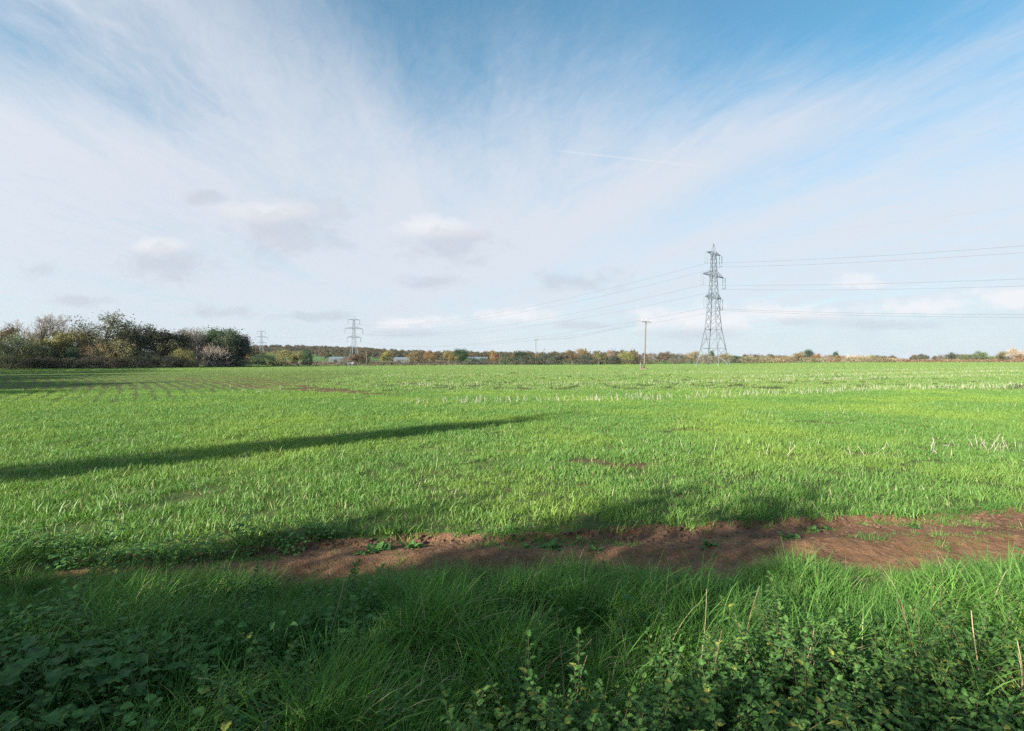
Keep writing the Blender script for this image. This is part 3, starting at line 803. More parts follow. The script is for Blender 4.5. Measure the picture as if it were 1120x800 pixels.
mid = [
 ('bush', 288, 387, 205, 24, DG, 'hedgerow_tree', 'dark green rounded tree at the foot of the half-hidden pylon'),
 ('oak2', 302, 381, 240, 20, (.055, .065, .045), 'hedgerow_tree', 'dull grey-green tree just behind the rounded tree by the half-hidden pylon'),
 ('bush', 297, 385, 228, 13, (.12, .13, .055), 'hedgerow_tree', 'small light green tree between the half-hidden pylon and the twin yellowish trees'),
 ('bush', 312, 382, 215, 20, (.125, .115, .05), 'hedgerow_tree', 'first of the twin yellowish olive hedgerow trees'),
 ('oak', 325, 384, 214, 20, (.115, .11, .05), 'hedgerow_tree', 'second of the twin yellowish olive hedgerow trees, touching the dark-topped tree'),
 ('dense', 336, 382, 250, 12, DG, 'hedgerow_tree', 'narrow dark-topped tree next to the twin yellowish trees'),
 ('bush2', 303, 397.5, 178, 10, (.05, .10, .055), 'hawthorn_bush', 'tiny bluish green bush standing at the edge of the crop below the yellowish trees'),
 ('oak', 392, 387, 300, 22, (.10, .06, .045), 'hedgerow_tree', 'reddish brown tree around the foot of the middle pylon'),
 ('bush', 381, 389, 310, 16, GB, 'hedgerow_tree', 'greyish bushy tree on the near side of the middle pylon foot'),
 ('oak', 423, 383.5, 235, 17, (.125, .115, .045), 'hedgerow_tree', 'olive dome-shaped tree first along from the middle pylon'),
 ('oak2', 454, 384, 240, 18, (.115, .085, .05), 'hedgerow_tree', 'brown dome-shaped tree second along from the middle pylon'),
 ('sparse', 470, 383, 265, 12, OR, 'hedgerow_tree', 'thin orange tree between the brown dome and the yellow-gold tree'),
 ('oak', 492, 383.5, 228, 15, (.145, .115, .05), 'hedgerow_tree', 'yellow-gold rounded tree next to the darkest green tree'),
 ('ivy', 505, 381.5, 250, 14, DG, 'evergreen_tree', 'darkest green tree, dense and tall, next to the yellow-gold tree'),
 ('bush', 516, 391, 205, 14, (.04, .052, .034), 'hawthorn_bush', 'dark bush below the pale roofed long barn, beside the darkest green tree'),
 ('bush2', 530, 391, 208, 16, (.05, .056, .038), 'hawthorn_bush', 'dark wide bush in front of the two thin bare poles'),
 ('oak', 540, 383, 330, 12, OR, 'hedgerow_tree', 'rust-orange round tree above the two thin bare poles'),
 ('bush', 553, 389, 215, 16, (.062, .066, .042), 'hedgerow_tree', 'grey-green tree just past the two thin bare poles'),
 ('ivy', 570, 384, 262, 22, (.042, .055, .038), 'hedgerow_tree', 'dark spreading tree with a flat top, behind the second crossarm pole'),
 ('bush', 578, 388, 225, 20, (.045, .052, .036), 'hedgerow_tree', 'dark leafy tree touching the foot of the second crossarm pole'),
 ('bush2', 598, 386.5, 232, 24, (.045, .055, .042), 'hedgerow_tree', 'dark blue-green tree immediately past the second crossarm pole'),
 ('oak', 614, 386, 240, 20, (.06, .055, .045), 'hedgerow_tree', 'dull brown-green tree next to the dark blue-green tree'),
 ('sparse', 626, 383, 255, 20, BR, 'hedgerow_tree', 'brown sparse-leaved tree, first of the brown trees of the wood'),
 ('oak2', 640, 381, 262, 20, (.14, .10, .06), 'hedgerow_tree', 'tallest light brown tree of the wood between the two crossarm poles'),
 ('bush', 641, 388, 238, 18, (.040, .050, .038), 'hedgerow_tree', 'dark tree in front of the tallest light brown tree'),
 ('oak', 655, 384, 250, 16, (.10, .095, .05), 'hedgerow_tree', 'olive brown tree beside the tallest light brown tree'),
 ('sparse', 667, 383.5, 252, 14, (.165, .12, .095), 'hedgerow_tree', 'pinkish thin-leaved tree in the wood before the nearest crossarm pole'),
 ('dense', 672, 389, 240, 12, (.04, .05, .035), 'hedgerow_tree', 'small dark tree below the pinkish thin-leaved tree'),
 ('bush', 684, 384.5, 243, 18, (.135, .13, .05), 'hedgerow_tree', 'yellow-olive round tree in the wood before the nearest crossarm pole'),
 ('bush2', 697, 387, 248, 16, (.085, .07, .055), 'hedgerow_tree', 'grey-brown tree right behind the nearest crossarm pole'),
 ('bush', 713, 386, 250, 16, (.105, .08, .06), 'hedgerow_tree', 'dusky brown tree just past the nearest crossarm pole'),
 ('oak', 728, 384.5, 255, 18, (.09, .07, .05), 'hedgerow_tree', 'brown round tree between the nearest crossarm pole and the great pylon'),
 ('bush2', 742, 386.5, 250, 18, (.07, .068, .05), 'hedgerow_tree', 'dark olive tree a little before the great pylon'),
 ('oak2', 756, 384, 258, 18, (.16, .125, .075), 'hedgerow_tree', 'sandy brown tree close before the great pylon'),
 ('narrow', 779, 383, 270, 5, DG, 'conifer_tree', 'small dark pointed conifer seen between the legs of the great pylon'),
 ('bush', 773, 387, 255, 18, (.13, .105, .065), 'hedgerow_tree', 'light brown bushy tree seen through the legs of the great pylon'),
 ('oak', 792, 386, 262, 16, (.15, .12, .06), 'hedgerow_tree', 'tawny tree behind the outer leg of the great pylon'),
 ('dense', 804, 389.5, 240, 12, (.05, .07, .042), 'hedgerow_tree', 'dark green bush-like tree just past the great pylon'),
 ('bush2', 820, 389.5, 250, 22, (.14, .125, .07), 'hedgerow_tree', 'straw brown low tree, first past the great pylon'),
 ('bush', 840, 390, 252, 22, (.15, .13, .075), 'hedgerow_tree', 'straw brown low tree between the great pylon and the blue-green treetop'),
 ('bush2', 859, 389, 256, 20, (.15, .11, .07), 'hedgerow_tree', 'rosy brown low tree before the blue-green treetop'),
 ('oak', 873, 385, 270, 18, (.14, .105, .06), 'hedgerow_tree', 'brown tree leaning against the blue-green treetop'),
 ('ivy', 885, 382.5, 285, 13, (.040, .062, .045), 'evergreen_tree', 'blue-green dark treetop standing above the brown hedge'),
 ('oak', 893, 387, 262, 16, OR, 'hedgerow_tree', 'orange-brown tree below the blue-green treetop'),
 ('bush', 893, 391.5, 235, 16, (.07, .10, .05), 'hawthorn_bush', 'green bush on the crop edge below the orange-brown tree'),
 ('twig', 906, 387.5, 275, 16, (.17, .13, .11), 'hedgerow_tree', 'greyish leafless tree next to the dark pointed conifer'),
 ('narrow', 914.5, 384.5, 280, 6, DG, 'conifer_tree', 'dark pointed conifer rising from the brown hedge on the open side of the great pylon'),
 ('oak2', 915, 388.5, 262, 14, (.17, .10, .05), 'hedgerow_tree', 'orange tree around the foot of the dark pointed conifer'),
 ('twig', 931, 387.5, 262, 22, (.22, .17, .13), 'hedgerow_tree', 'pale pinkish leafless tree by the white roadside post'),
 ('twig', 948, 388, 262, 22, (.20, .15, .105), 'hedgerow_tree', 'pale buff leafless tree between the white post and the green-topped tree'),
 ('bush2', 940, 390.5, 250, 22, (.16, .14, .085), 'hawthorn_bush', 'pale buff bush low in front of the leafless trees'),
 ('bush', 952, 388.5, 280, 14, (.09, .12, .05), 'hedgerow_tree', 'green-topped tree at the edge of the copse'),
 ('bush2', 960, 389, 258, 24, (.10, .09, .055), 'hedgerow_tree', 'dull olive tree of the copse'),
 ('bush', 982, 392, 255, 26, (.18, .125, .085), 'hawthorn_bush', 'rosy bracken-coloured bush beyond the copse'),
 ('bush', 1005, 388.5, 420, 14, (.07, .065, .05), 'hedgerow_tree', 'small dark dome-shaped tree far off past the copse'),
 ('bush2', 1015, 393, 290, 20, (.17, .12, .08), 'hawthorn_bush', 'rosy brown bush below the small dark dome-shaped tree'),
 ('twig', 1031, 386.5, 420, 12, GB, 'hedgerow_tree', 'thin greyish leafless tree beside the dark round-headed tree'),
 ('oak', 1041, 385.5, 410, 14, (.06, .065, .042), 'hedgerow_tree', 'dark round-headed tree with light gaps, beside the thin greyish tree'),
 ('bush', 1053, 387.5, 400, 11, (.085, .095, .05), 'hedgerow_tree', 'small olive dome-shaped tree between two taller ones'),
 ('bush2', 1040, 393, 300, 26, (.16, .125, .065), 'hawthorn_bush', 'tawny bush below the dark round-headed tree'),
 ('oak', 1074, 384, 390, 17, (.085, .105, .05), 'hedgerow_tree', 'big green dome-shaped tree, the roundest on the open skyline'),
 ('oak2', 1090, 384.5, 395, 18, (.13, .115, .055), 'hedgerow_tree', 'yellowish olive tree next to the big green dome-shaped tree'),
 ('sparse', 1111, 380.5, 400, 17, (.26, .19, .13), 'hedgerow_tree', 'tall pale peach-coloured tree at the far end of the skyline'),
 ('bush', 1117, 391, 300, 16, (.19, .11, .065), 'hawthorn_bush', 'rust-brown bush under the pale peach-coloured tree'),
 ('ash', 821, 386.5, 620, 7, GB, 'bare_tree', 'first of three tiny bare trees alone on the skyline past the great pylon'),
 ('ash2', 832, 386.5, 620, 7, GB, 'bare_tree', 'middle one of three tiny bare trees alone on the skyline past the great pylon'),
 ('ash3', 841, 386.5, 620, 7, GB, 'bare_tree', 'last of three tiny bare trees alone on the skyline past the great pylon'),
]
for b in mid: tpx(*b, cat='bush' if 'bush' in b[6] else 'tree', group='trees beyond the field' if 'bush' not in b[6] else 'bushes beyond the field')

# the low hedges that end the field
def hedge(a, b, hgt, width, col, label, dens=34, mat='foliage', wob=.25):
    a = np.array(a, float); b = np.array(b, float); L = np.hypot(*(b - a)); r = np.random.default_rng(int(L * 10) + 5)
    mb = MB(); n = int(L * dens); t = r.uniform(0, 1, n); off = np.clip(r.normal(0, width * .33, n), -width * .6, width * .6)
    d = (b - a) / L; nn = np.array([-d[1], d[0]])
    hl = hgt * (1 + wob * 2 * (fnoise(t * L * .35, t * 0, 3) - .5))
    z = hl * np.sqrt(r.uniform(0, 1, n)) * np.sqrt(np.clip(1 - (off / (width * .62)) ** 2, .05, 1))
    xy = a + t[:, None] * (b - a) + off[:, None] * nn
    c0 = np.stack([xy[:, 0], xy[:, 1], gz(xy[:, 0], xy[:, 1]) + z + .05], 1)
    quads(mb, c0 - np.array([*a, 0]), .42, r, np.clip(fnoise(t * L * .3, t * 0 + 2, 9) + r.normal(0, .15, n), 0, 1))
    o = mb.build('hedge', M[mat]); o.location = (a[0], a[1], 0); o.color = (*col, 1)
    return tag(o, label, 'hedge', 'hedges that end the field')
hx = lambda u, d: ((u - 560) / F * d, d)
hedge(hx(262, 172), hx(425, 188), 1.7, 2.2, (.036, .040, .028), 'dark clipped hedge ending the field below the middle pylon')
hedge(hx(425, 188), hx(545, 196), 1.5, 2.2, (.032, .036, .026), 'blackish low hedge ending the field below the dome-shaped trees')
hedge(hx(545, 198), hx(700, 206), 2.1, 2.4, (.048, .048, .036), 'dark uneven hedge between the two crossarm poles')
hedge(hx(700, 208), hx(830, 214), 2.0, 2.4, (.085, .07, .05), 'brown hedge running behind the great pylon')
hedge(hx(830, 215), hx(985, 218), 2.0, 2.6, (.15, .115, .075), 'straw brown hedge in front of the copse')
hedge(hx(985, 218), hx(1135, 222), 1.3, 2.6, (.13, .085, .055), 'low rosy brown hedge along the open skyline')
hedge(hx(975, 300), hx(1140, 310), 3.0, 4., (.12, .085, .06), 'far reddish hedge below the skyline trees')
hedge(hx(400, 330), hx(560, 340), 4.2, 4.5, (.045, .05, .036), 'far dark hedge across the green meadow')
hedge(hx(330, 300), hx(470, 330), 4.6, 5., (.042, .048, .036), 'far dark hedge crossing in front of the middle pylon')

# far wooded hills: one mass
tplW = []
for k in ('oak', 'bush', 'bush2', 'sparse'):
    pass
m_far = M['farwood'] = leaf_mat('far_wood', (.045, .055, .032), (.16, .105, .055), (.22, .11, .045), .15, .8, .1)
def blob(seed):
    r = np.random.default_rng(seed); mb = MB()
    base = r.uniform(0, 1)
    for i in range(26):
        u = r.normal(0, 1, 3); u /= np.linalg.norm(u); u[2] = abs(u[2])
        c = np.array([u[0] * 4.2, u[1] * 4.2, 2.5 + u[2] * 6]) * r.uniform(.8, 1.05)
        c0 = c + r.normal(0, .9, (30, 3))
        quads(mb, c0, 1.1, r, np.clip(base * .85 + r.normal(0, .07, 30), 0, 1))
    return mb.data()
tplW = [blob(s) for s in range(9)]
pts = []
def band(u0, u1, d0, d1, n):
    u = rng.uniform(u0, u1, n); d = rng.uniform(d0, d1, n)
    pts.append(np.stack([(u - 560) / F * d, d], 1))
band(230, 560, 820, 1150, 420); band(270, 420, 1200, 1500, 200); band(430, 640, 480, 700, 70); band(560, 700, 330, 440, 40)
band(700, 1150, 800, 1300, 200); band(-40, 300, 300, 700, 260); band(290, 560, 600, 700, 40)
xy = np.concatenate(pts)
scatter('far_wood', tplW, [m_far], *place(xy, .05, .75, 1.25, 9, dz=-.5))

# ------------------------------------------------------------------ lattice pylons
def pylon(name, x, y, rz, hscale, label):
    z0 = float(gz(x, y)); root = empty(name, (x, y, z0), rz); k = hscale
    tag(root, label, 'pylon', 'lattice pylons of the power line')
    lev = [(0, 3.75), (11.7, 1.95), (17, 1.5), (22, 1.15), (29.2, .85), (36.4, .62), (37.2, .55)]
    def hw(z):
        return float(np.interp(z, [l[0] for l in lev], [l[1] for l in lev]))
    cn = [(-1, -1), (1, -1), (1, 1), (-1, 1)]
    def c(i, z): return np.array([cn[i % 4][0] * hw(z), cn[i % 4][1] * hw(z), z]) * k
    for i in range(4):
        mb = MB()
        mb.tube([c(i, z) for z, _ in lev], np.linspace(.14, .07, len(lev)) * k, 4)
        mb.box(c(i, 0) + np.array([0, 0, .15 * k]), (.45 * k, .45 * k, .4 * k))
        mb.build('leg', M['steel'], root)
    mb = MB(); zz = [0, 5.6, 11.7, 14.4, 17, 19.5, 22, 24.3, 26.7, 29.2, 31.6, 34, 36.4]
    for a, b in zip(zz[:-1], zz[1:]):
        for i in range(4):
            mb.bar(c(i, a), c(i + 1, b), .055 * k, 3); mb.bar(c(i + 1, a), c(i, b), .055 * k, 3)
            if a in (5.6, 11.7, 22, 29.2, 36.4, 0) and a > 0: mb.bar(c(i, a), c(i + 1, a), .06 * k, 3)
            if a < 11:
                mab = (c(i, a) + c(i + 1, b)) / 2; 
                mb.bar((c(i, a) + c(i, b)) / 2, mab * .5 + (c(i, a) + c(i + 1, a) + c(i, b) + c(i + 1, b)) / 8, .04 * k, 3)
                mb.bar((c(i + 1, a) + c(i + 1, b)) / 2, mab * .5 + (c(i, a) + c(i + 1, a) + c(i, b) + c(i + 1, b)) / 8, .04 * k, 3)
    for i in range(4): mb.bar(c(i, 36.4), c(i + 1, 36.4), .05 * k, 3)
    mb.build('lattice', M['steel'], root)
    mb = MB()
    for i in range(4): mb.tube([c(i, 37.2), np.array([0, 0, 40.]) * k], [.06 * k, .05 * k], 4)
    mb.build('peak', M['steel'], root)
    ends = []
    for z, L in ((36.4, 4.9), (29.2, 7.4), (22., 5.6)):
        for s in (-1, 1):
            mb = MB(); w = hw(z); tip = np.array([s * L, 0, z + .1]) * k
            for j in (-1, 1):
                lo = np.array([s * w, j * w, z]) * k; hi = np.array([s * hw(z + 1.7), j * hw(z + 1.7), z + (1.6 if z < 36 else .8)]) * k
                mb.bar(lo, tip, .075 * k, 3); mb.bar(hi, tip, .06 * k, 3)
                pv = lo
                for q in range(1, 5):
                    t = q / 5; a = lo + (tip - lo) * t; b = hi + (tip - hi) * t
                    mb.bar(a, b, .04 * k, 3); mb.bar(pv, b, .04 * k, 3); pv = a
            for q in range(1, 5):
                t = q / 5
                a = np.array([s * (w + (L - w) * t), -w * (1 - t), z + .1 * t]) * k; b = a * np.array([1, -1, 1])
                mb.bar(a, b, .04 * k, 3)
                t2 = (q - 1) / 5; a2 = np.array([s * (w + (L - w) * t2), -w * (1 - t2), z]) * k
                mb.bar(a2, b, .035 * k, 3)
            arm = mb.build('crossarm', M['steel'], root)
            mb = MB()
            for j in (-.42, .42):
                top = tip + np.array([0, j * k, -.1 * k]); n = 14; pts, rad = [], []
                for q in range(n * 2 + 1):
                    pts.append(top - np.array([0, 0, 3.5 * k * q / (n * 2)])); rad.append((.13 if q % 2 else .06) * k)
                mb.tube(pts, rad, 6)
            mb.bar(tip + np.array([0, -.5 * k, -3.6 * k]), tip + np.array([0, .5 * k, -3.6 * k]), .07 * k, 4)
            mb.build('insulator', M['glassy'], arm)
            ends.append(tip + np.array([0, 0, -3.7 * k]))
    ends.append(np.array([0, 0, 40.]) * k)
    cs, sn = math.cos(rz), math.sin(rz)
    return [np.array([x + e[0] * cs - e[1] * sn, y + e[0] * sn + e[1] * cs, z0 + e[2]]) for e in ends]

E1 = pylon('lattice_pylon', 66, 168, R(42), 1.0, 'great steel lattice pylon standing in the crop, closest and tallest of the three')
E2 = pylon('lattice_pylon', -128, 415, R(38), 1.0, 'middle-distance grey lattice pylon rising whole above the far hedge')
E3 = pylon('lattice_pylon', -318, 650, R(38), 1.0, 'far lattice pylon half hidden behind the end of the tree belt')
d01 = np.array([194, -247, 0]) * 1.0
E0 = [e + d01 for e in E1]
names = ['upper wire on the belt side of the pylons', 'upper wire on the outer side of the pylons', 'middle wire on the belt side, hung from the longest crossarms', 'middle wire on the outer side, hung from the longest crossarms', 'lowest wire on the belt side of the pylons', 'lowest wire on the outer side of the pylons', 'thin earth wire strung between the pylon peaks']
for k in range(7):
    mb = MB(); pts = []
    for a, b, sag in ((E0, E1, 10.), (E1, E2, 7.5), (E2, E3, 7.5)):
        for t in np.linspace(0, 1, 33)[:-1]:
            p = a[k] * (1 - t) + b[k] * t; p = p - np.array([0, 0, sag * (1 if k < 6 else .7) * 4 * t * (1 - t)]); pts.append(p)
    pts.append(E3[k]); pts = np.array(pts)
    o = pts[32]
    mb.tube(pts - o, .026 if k < 6 else .006, 5)
    w = mb.build('power_line', M['wire'], loc=tuple(o)); tag(w, names[k] + ' sagging across the sky', 'power line', 'wires of the pylon line')
    if k < 6:
        tz = None

# ------------------------------------------------------------------ wooden poles
def wood_pole(x, y, hgt, arm, lean, label, rz=R(20), rad=.15, group='wooden poles in and beyond the field'):
    z0 = float(gz(x, y)); root = empty('wooden_pole', (x, y, z0), rz); tag(root, label, 'pole', group)
    lx_, ly_ = lean * math.cos(rz), -lean * math.sin(rz)
    mb = MB(); mb.tube([(lx_ * t + .05 * math.sin(t * 5) * (hgt > 5), ly_ * t, hgt * t - .1) for t in np.linspace(0, 1, 7)], np.linspace(rad, rad * .72, 7), 9)
    mb.build('shaft', M['pole'], root, smooth=True)
    if arm:
        mb = MB(); mb.box((lx_, ly_ - rad * .8, hgt - .32), (arm, .11, .14)); mb.bar((lx_ + .55, ly_ - rad, hgt - .35), (lx_, ly_ - rad, hgt - 1.0), .025, 4); mb.bar((lx_ - .55, ly_ - rad, hgt - .35), (lx_, ly_ - rad, hgt - 1.0), .025, 4)
        mb.build('crossarm', M['pole'], root)
        for q in (-arm / 2 + .08, 0, arm / 2 - .08):
            mb = MB(); zb = hgt - .25 if q else hgt - .1; mb.tube([(lx_ + q, ly_ - rad * .8 * (q != 0), zb + t) for t in (0, .1, .12, .2, .22, .32, .36)], [.03, .03, .08, .07, .09, .08, .02], 7)
            mb.build('insulator', M['glassy'], root)
    cs, sn = math.cos(rz), math.sin(rz)
    return [np.array([x + (lx_ + q) * cs - ly_ * sn, y + (lx_ + q) * sn + ly_ * cs, z0 + hgt + .1]) for q in (-arm / 2 + .08 if arm else -.1, 0, arm / 2 - .08 if arm else .1)]
W1 = wood_pole(27.3, 106, 10.2, 2.3, .45, 'tall pale wooden pole with crossarm, nearest of the crossarm poles, standing in the crop')
W2 = wood_pole(10.8, 233, 11.6, 2.5, .1, 'smaller-looking wooden pole with crossarm, further off against the dark wood')
W3 = wood_pole(-11.2, 330, 9.6, 0, 0, 'first of the two thin bare pale poles close together by the dark bushes', rad=.17)
W4 = wood_pole(-9.2, 380, 9.4, 0, 0, 'second and slightly shorter-looking of the two thin bare pale poles', rad=.17)
wood_pole((401 - 560) / F * 200, 200, 5.6, 0, 0, 'single bare pole at the field hedge between middle pylon and olive dome-shaped tree', rad=.13)
wood_pole((215.5 - 560) / F * 147, 147, 6.3, 0, 0, 'slim white pole beside the brick shed at the tree belt', rad=.10)
wood_pole((920 - 560) / F * 212, 212, 3.2, 0, 0, 'pale post in front of the straw brown hedge near the pointed conifer', rad=.14)
wood_pole((1036.5 - 560) / F * 214, 214, 2.6, 0, 0, 'pale yellowish post before the tawny bush on the low rosy hedge', rad=.14)
wood_pole((1108 - 560) / F * 218, 218, 2.2, 0, 0, 'last short pale post of the rosy hedge by the peach-coloured tree', rad=.13)
for k, nm in enumerate(('belt-side', 'centre', 'outer')):
    mb = MB(); pts = []
    for a, b in ((W1, W2),):
        for t in np.linspace(0, 1, 17): pts.append(a[k] * (1 - t) + b[k] * t - np.array([0, 0, 1.6 * 4 * t * (1 - t)]))
    pts = np.array(pts); o = pts[0].copy(); mb.tube(pts - o, .009, 4)
    tag(mb.build('overhead_wire', M['wire'], loc=tuple(o)), nm + ' thin wire strung between the two crossarm poles', 'wire', 'wires of the crossarm poles')
# at the foot of the near pole
x, y = 26.55, 105.5; mb = MB()
mb.tube([(0, 0, -.1), (.02, 0, .7), (0, .02, 1.45)], [.2, .19, .18], 9); tag(mb.build('timber_stump', M['pole'], loc=(x, y, float(gz(x, y)))), 'short thick brown timber stub standing against the foot of the nearest crossarm pole', 'stump')
mb = MB(); r = np.random.default_rng(3)
bm = bmesh.new(); bmesh.ops.create_icosphere(bm, subdivisions=3, radius=1)
vv = np.array([v.co[:] for v in bm.verts]); ff = [[v.index for v in f.verts] for f in bm.faces]; bm.free()
vv = vv * (1 + .5 * (fnoise(vv[:, 0] * 3 + 5, vv[:, 1] * 3 + vv[:, 2] * 2, 4) - .5))[:, None] * np.array([.95, .6, .25])
mb.add(vv, ff); tag(mb.build('earth_mound', simple_mat('pale_earth', (.13, .09, .06), (.19, .14, .10), 6, .95), loc=(27.2, 105.6, .1), smooth=True), 'low pale heap of earth round the foot of the nearest crossarm pole', 'earth heap')

# ------------------------------------------------------------------ buildings glimpsed among the trees
def barn(u, d, L, W_, hw_, hr, rz, roof, wall, name, label, z=None, door=True):
    x = (u - 560) / F * d; root = empty(name, (x, d, float(gz(x, d)) if z is None else z), rz); tag(root, label, 'building')
    a, b = L / 2, W_ / 2
    mb = MB()
    v = [(-a, -b, -.5), (a, -b, -.5), (a, b, -.5), (-a, b, -.5), (-a, -b, hw_), (a, -b, hw_), (a, b, hw_), (-a, b, hw_), (-a, 0, hr), (a, 0, hr)]
    mb.add(v, [(0, 1, 5, 4), (2, 3, 7, 6), (1, 2, 6, 9, 5), (3, 0, 4, 8, 7)]); mb.build('wall', wall, root)
    mb = MB(); o = .4
    for s in (-1, 1):
        sl = (hr - hw_) / b
        mb.add([(-a - o, s * (b + o), hw_ - o * sl + .05), (a + o, s * (b + o), hw_ - o * sl + .05), (a + o, 0, hr + .05), (-a - o, 0, hr + .05),
                (-a - o, s * (b + o), hw_ - o * sl + .2), (a + o, s * (b + o), hw_ - o * sl + .2), (a + o, 0, hr + .22), (-a - o, 0, hr + .22)],
               [(0, 1, 2, 3), (4, 7, 6, 5), (0, 4, 5, 1), (1, 5, 6, 2), (0, 3, 7, 4)])
    mb.build('roof', roof, root)
    if door:
        mb = MB(); mb.box((-a * .3, -b - .03, hw_ * .4), (min(3.2, L * .2), .08, hw_ * .8)); mb.build('door', M['black'], root)
        for q in (.15, .45, .75):
            mb = MB(); mb.box((a * q, -b - .03, hw_ * .6), (min(1.4, L * .1), .08, hw_ * .3)); mb.build('window', M['black'], root)
barn(372, 520, 20, 12, 3.6, 5.6, R(5), M['paleroof'], M['darkwall'], 'long_barn', 'long low barn with pale blue-grey roof just short of the middle pylon')
barn(441, 500, 16, 11, 3.8, 5.6, R(-4), M['paleroof'], M['darkwall'], 'long_barn', 'long barn with pale blue-grey roof between the olive and brown dome-shaped trees')
barn(522, 470, 18, 11, 4.2, 6.0, R(3), M['paleroof'], M['darkwall'], 'long_barn', 'long barn with pale grey roof behind the dark bushes by the two thin poles')
barn(211, 152, 2.6, 2.2, 1.5, 2.3, R(20), M['tile'], M['brick'], 'brick_shed', 'small orange brick shed peeping out beside the pinkish twiggy bush')
barn(384, 187, 1.5, 1.2, .9, 1.3, R(10), M['white'], M['white'], 'white_shed', 'tiny white shed at the hedge below the middle pylon')

# ------------------------------------------------------------------ single plants and stems on the verge
def dock(u, v, z, s, n, label, tilt=0):
    d = (H - z) * F / (v - HZ); x = (u - 560) / F * d; y = d
    root = empty('dock_plant', (x, y, float(gz(x, y)) - .01), rng.uniform(0, 6.28)); tag(root, label, 'plant', 'dock plants on the verge')
    for i in range(n):
        az = i * 6.28 / n + rng.normal(0, .3); r = rng.uniform(.05, .16) * s; hh = z * rng.uniform(.6, 1.0)
        tip = np.array([math.cos(az) * r, math.sin(az) * r, hh]); mb = MB()
        mb.tube([(0, 0, 0), tip * np.array([.35, .35, .6]), tip], np.array([.005, .0045, .0035]) * (.6 + .4 * s), 5, .9)
        e = rng.uniform(-.1, .6); L = rng.uniform(.09, .15) * s
        mbl = mb; leafw = L * rng.uniform(.5, .66)
        dd = np.array([math.cos(az) * math.cos(e), math.sin(az) * math.cos(e), math.sin(e)])
        q = 10; sd = np.cross(dd, (0, 0, 1)); sd /= np.linalg.norm(sd); up = np.cross(sd, dd); vs, fs = [], []
        for k in range(q + 1):
            t = k / q; wd = leafw * .5 * (math.sin(math.pi * min(1, t * .94 + .06) ** .7) ** .8)
            cc = tip + dd * L * t - np.array([0, 0, 1]) * L * .35 * t * t
            for j in (-1, -.5, 0, .5, 1):
                wv = .10 * L * abs(j) * math.sin(k * 1.9 + j * 2 + i)
                vs.append(cc + sd * wd * j + up * (wd * .35 * abs(j) + wv * .5))
        for k in range(q):
            for j in range(4): a0 = k * 5 + j; fs.append((a0, a0 + 1, a0 + 6, a0 + 5))
        mb.add(vs, fs, rng.uniform(.2, .9)); mb.build('leaf', M['dock'], root, smooth=True)
dock(58, 742, .42, 1.15, 7, 'dock with a big folded pale leaf on a bent stalk')
dock(112, 738, .38, 1.0, 6, 'dock with curled upright leaves beside the folded-leaf dock')
dock(150, 748, .36, .95, 7, 'dock standing by the tall brown stem, leaves fanned upward')
dock(18, 728, .40, 1.25, 7, 'wide-leaved dock spreading flat at the dark edge of the weeds')
dock(35, 785, .34, 1.2, 7, 'dark dock lowest in the shaded weeds')
dock(118, 782, .30, 1.0, 6, 'bright green low dock below the fanned dock')
dock(300, 700, .40, .55, 5, 'small pale-leaved dock poking out of the long grass')

def stem(u, v, z0, h, lean, label, twigs=2, r=.0045, name='dry_stem', mat='drystem'):
    zt = z0; d = (H - zt) * F / (v - HZ); x = (u - 560) / F * d
    mb = MB(); b = rng.normal(0, .035, 2); r *= .72; h *= .74
    pts = [np.array([lean[0] * t + b[0] * math.sin(3 * t), lean[1] * t + b[1] * math.sin(4 * t), h * t]) for t in np.linspace(0, 1, 7)]
    mb.tube(pts, np.linspace(r, r * .5, 7), 5)
    for k in range(twigs):
        i = 2 + k % 4; a = rng.uniform(0, 6.28); L = rng.uniform(.06, .16)
        mb.tube([pts[i], pts[i] + np.array([math.cos(a) * L * .6, math.sin(a) * L * .6, L * .5]), pts[i] + np.array([math.cos(a) * L, math.sin(a) * L, L])], [r * .5, r * .4, r * .25], 4)
    tag(mb.build(name, M[mat], loc=(x, d, float(gz(x, d)))), label, 'stem', 'dead stems on the verge')
stem(162, 745, .35, .75, (.0, .02), 'tall straight brown stem beside the fanned dock', 0, .0045)
stem(345, 700, .3, .95, (.16, .15), 'long thin seed stalk leaning over the grass towards the dirt path', 0, .0028, mat='palestem')
stem(880, 738, .45, .72, (.06, .0), 'broken brown stem with side twigs in the nettles', 3)
stem(892, 742, .45, .66, (.02, .03), 'pale forked stem next to the broken brown stem', 2, mat='palestem')
stem(1026, 735, .42, .85, (-.14, .02), 'dark twiggy stem crossing another in the nettle bed', 4)
stem(1040, 725, .45, .80, (-.16, .05), 'grey stem slanting across the dark twiggy stem', 1)
stem(1078, 732, .4, .75, (-.04, .0), 'pale upright stem in the light patch of nettles', 1, .005, mat='palestem')
stem(1090, 748, .4, .55, (.12, .0), 'short pale stem leaning beside the upright one', 2, .005, mat='palestem')
stem(1110, 745, .4, .62, (.03, .0), 'straw-coloured stem at the edge of the nettle bed', 1, .005, mat='palestem')
stem(786, 752, .4, .75, (.01, .0), 'brown stem rising straight through the middle nettles', 2)
stem(762, 700, .45, .8, (.06, .02), 'thin pale stem curving over the nettle tops', 0, .003, mat='palestem')
stem(830, 700, .45, .85, (.0, .0), 'reddish brown stem behind the curving pale stem', 2)
stem(645, 770, .42, .7, (.0, .0), 'brown stem near the lowest nettles in the grass corner', 2)
stem(572, 752, .42, .7, (.02, .0), 'slim brown stem at the join of long grass and nettles', 3)
stem(615, 725, .4, .7, (-.03, .0), 'short brown stem amid the long grass by the nettles', 2)

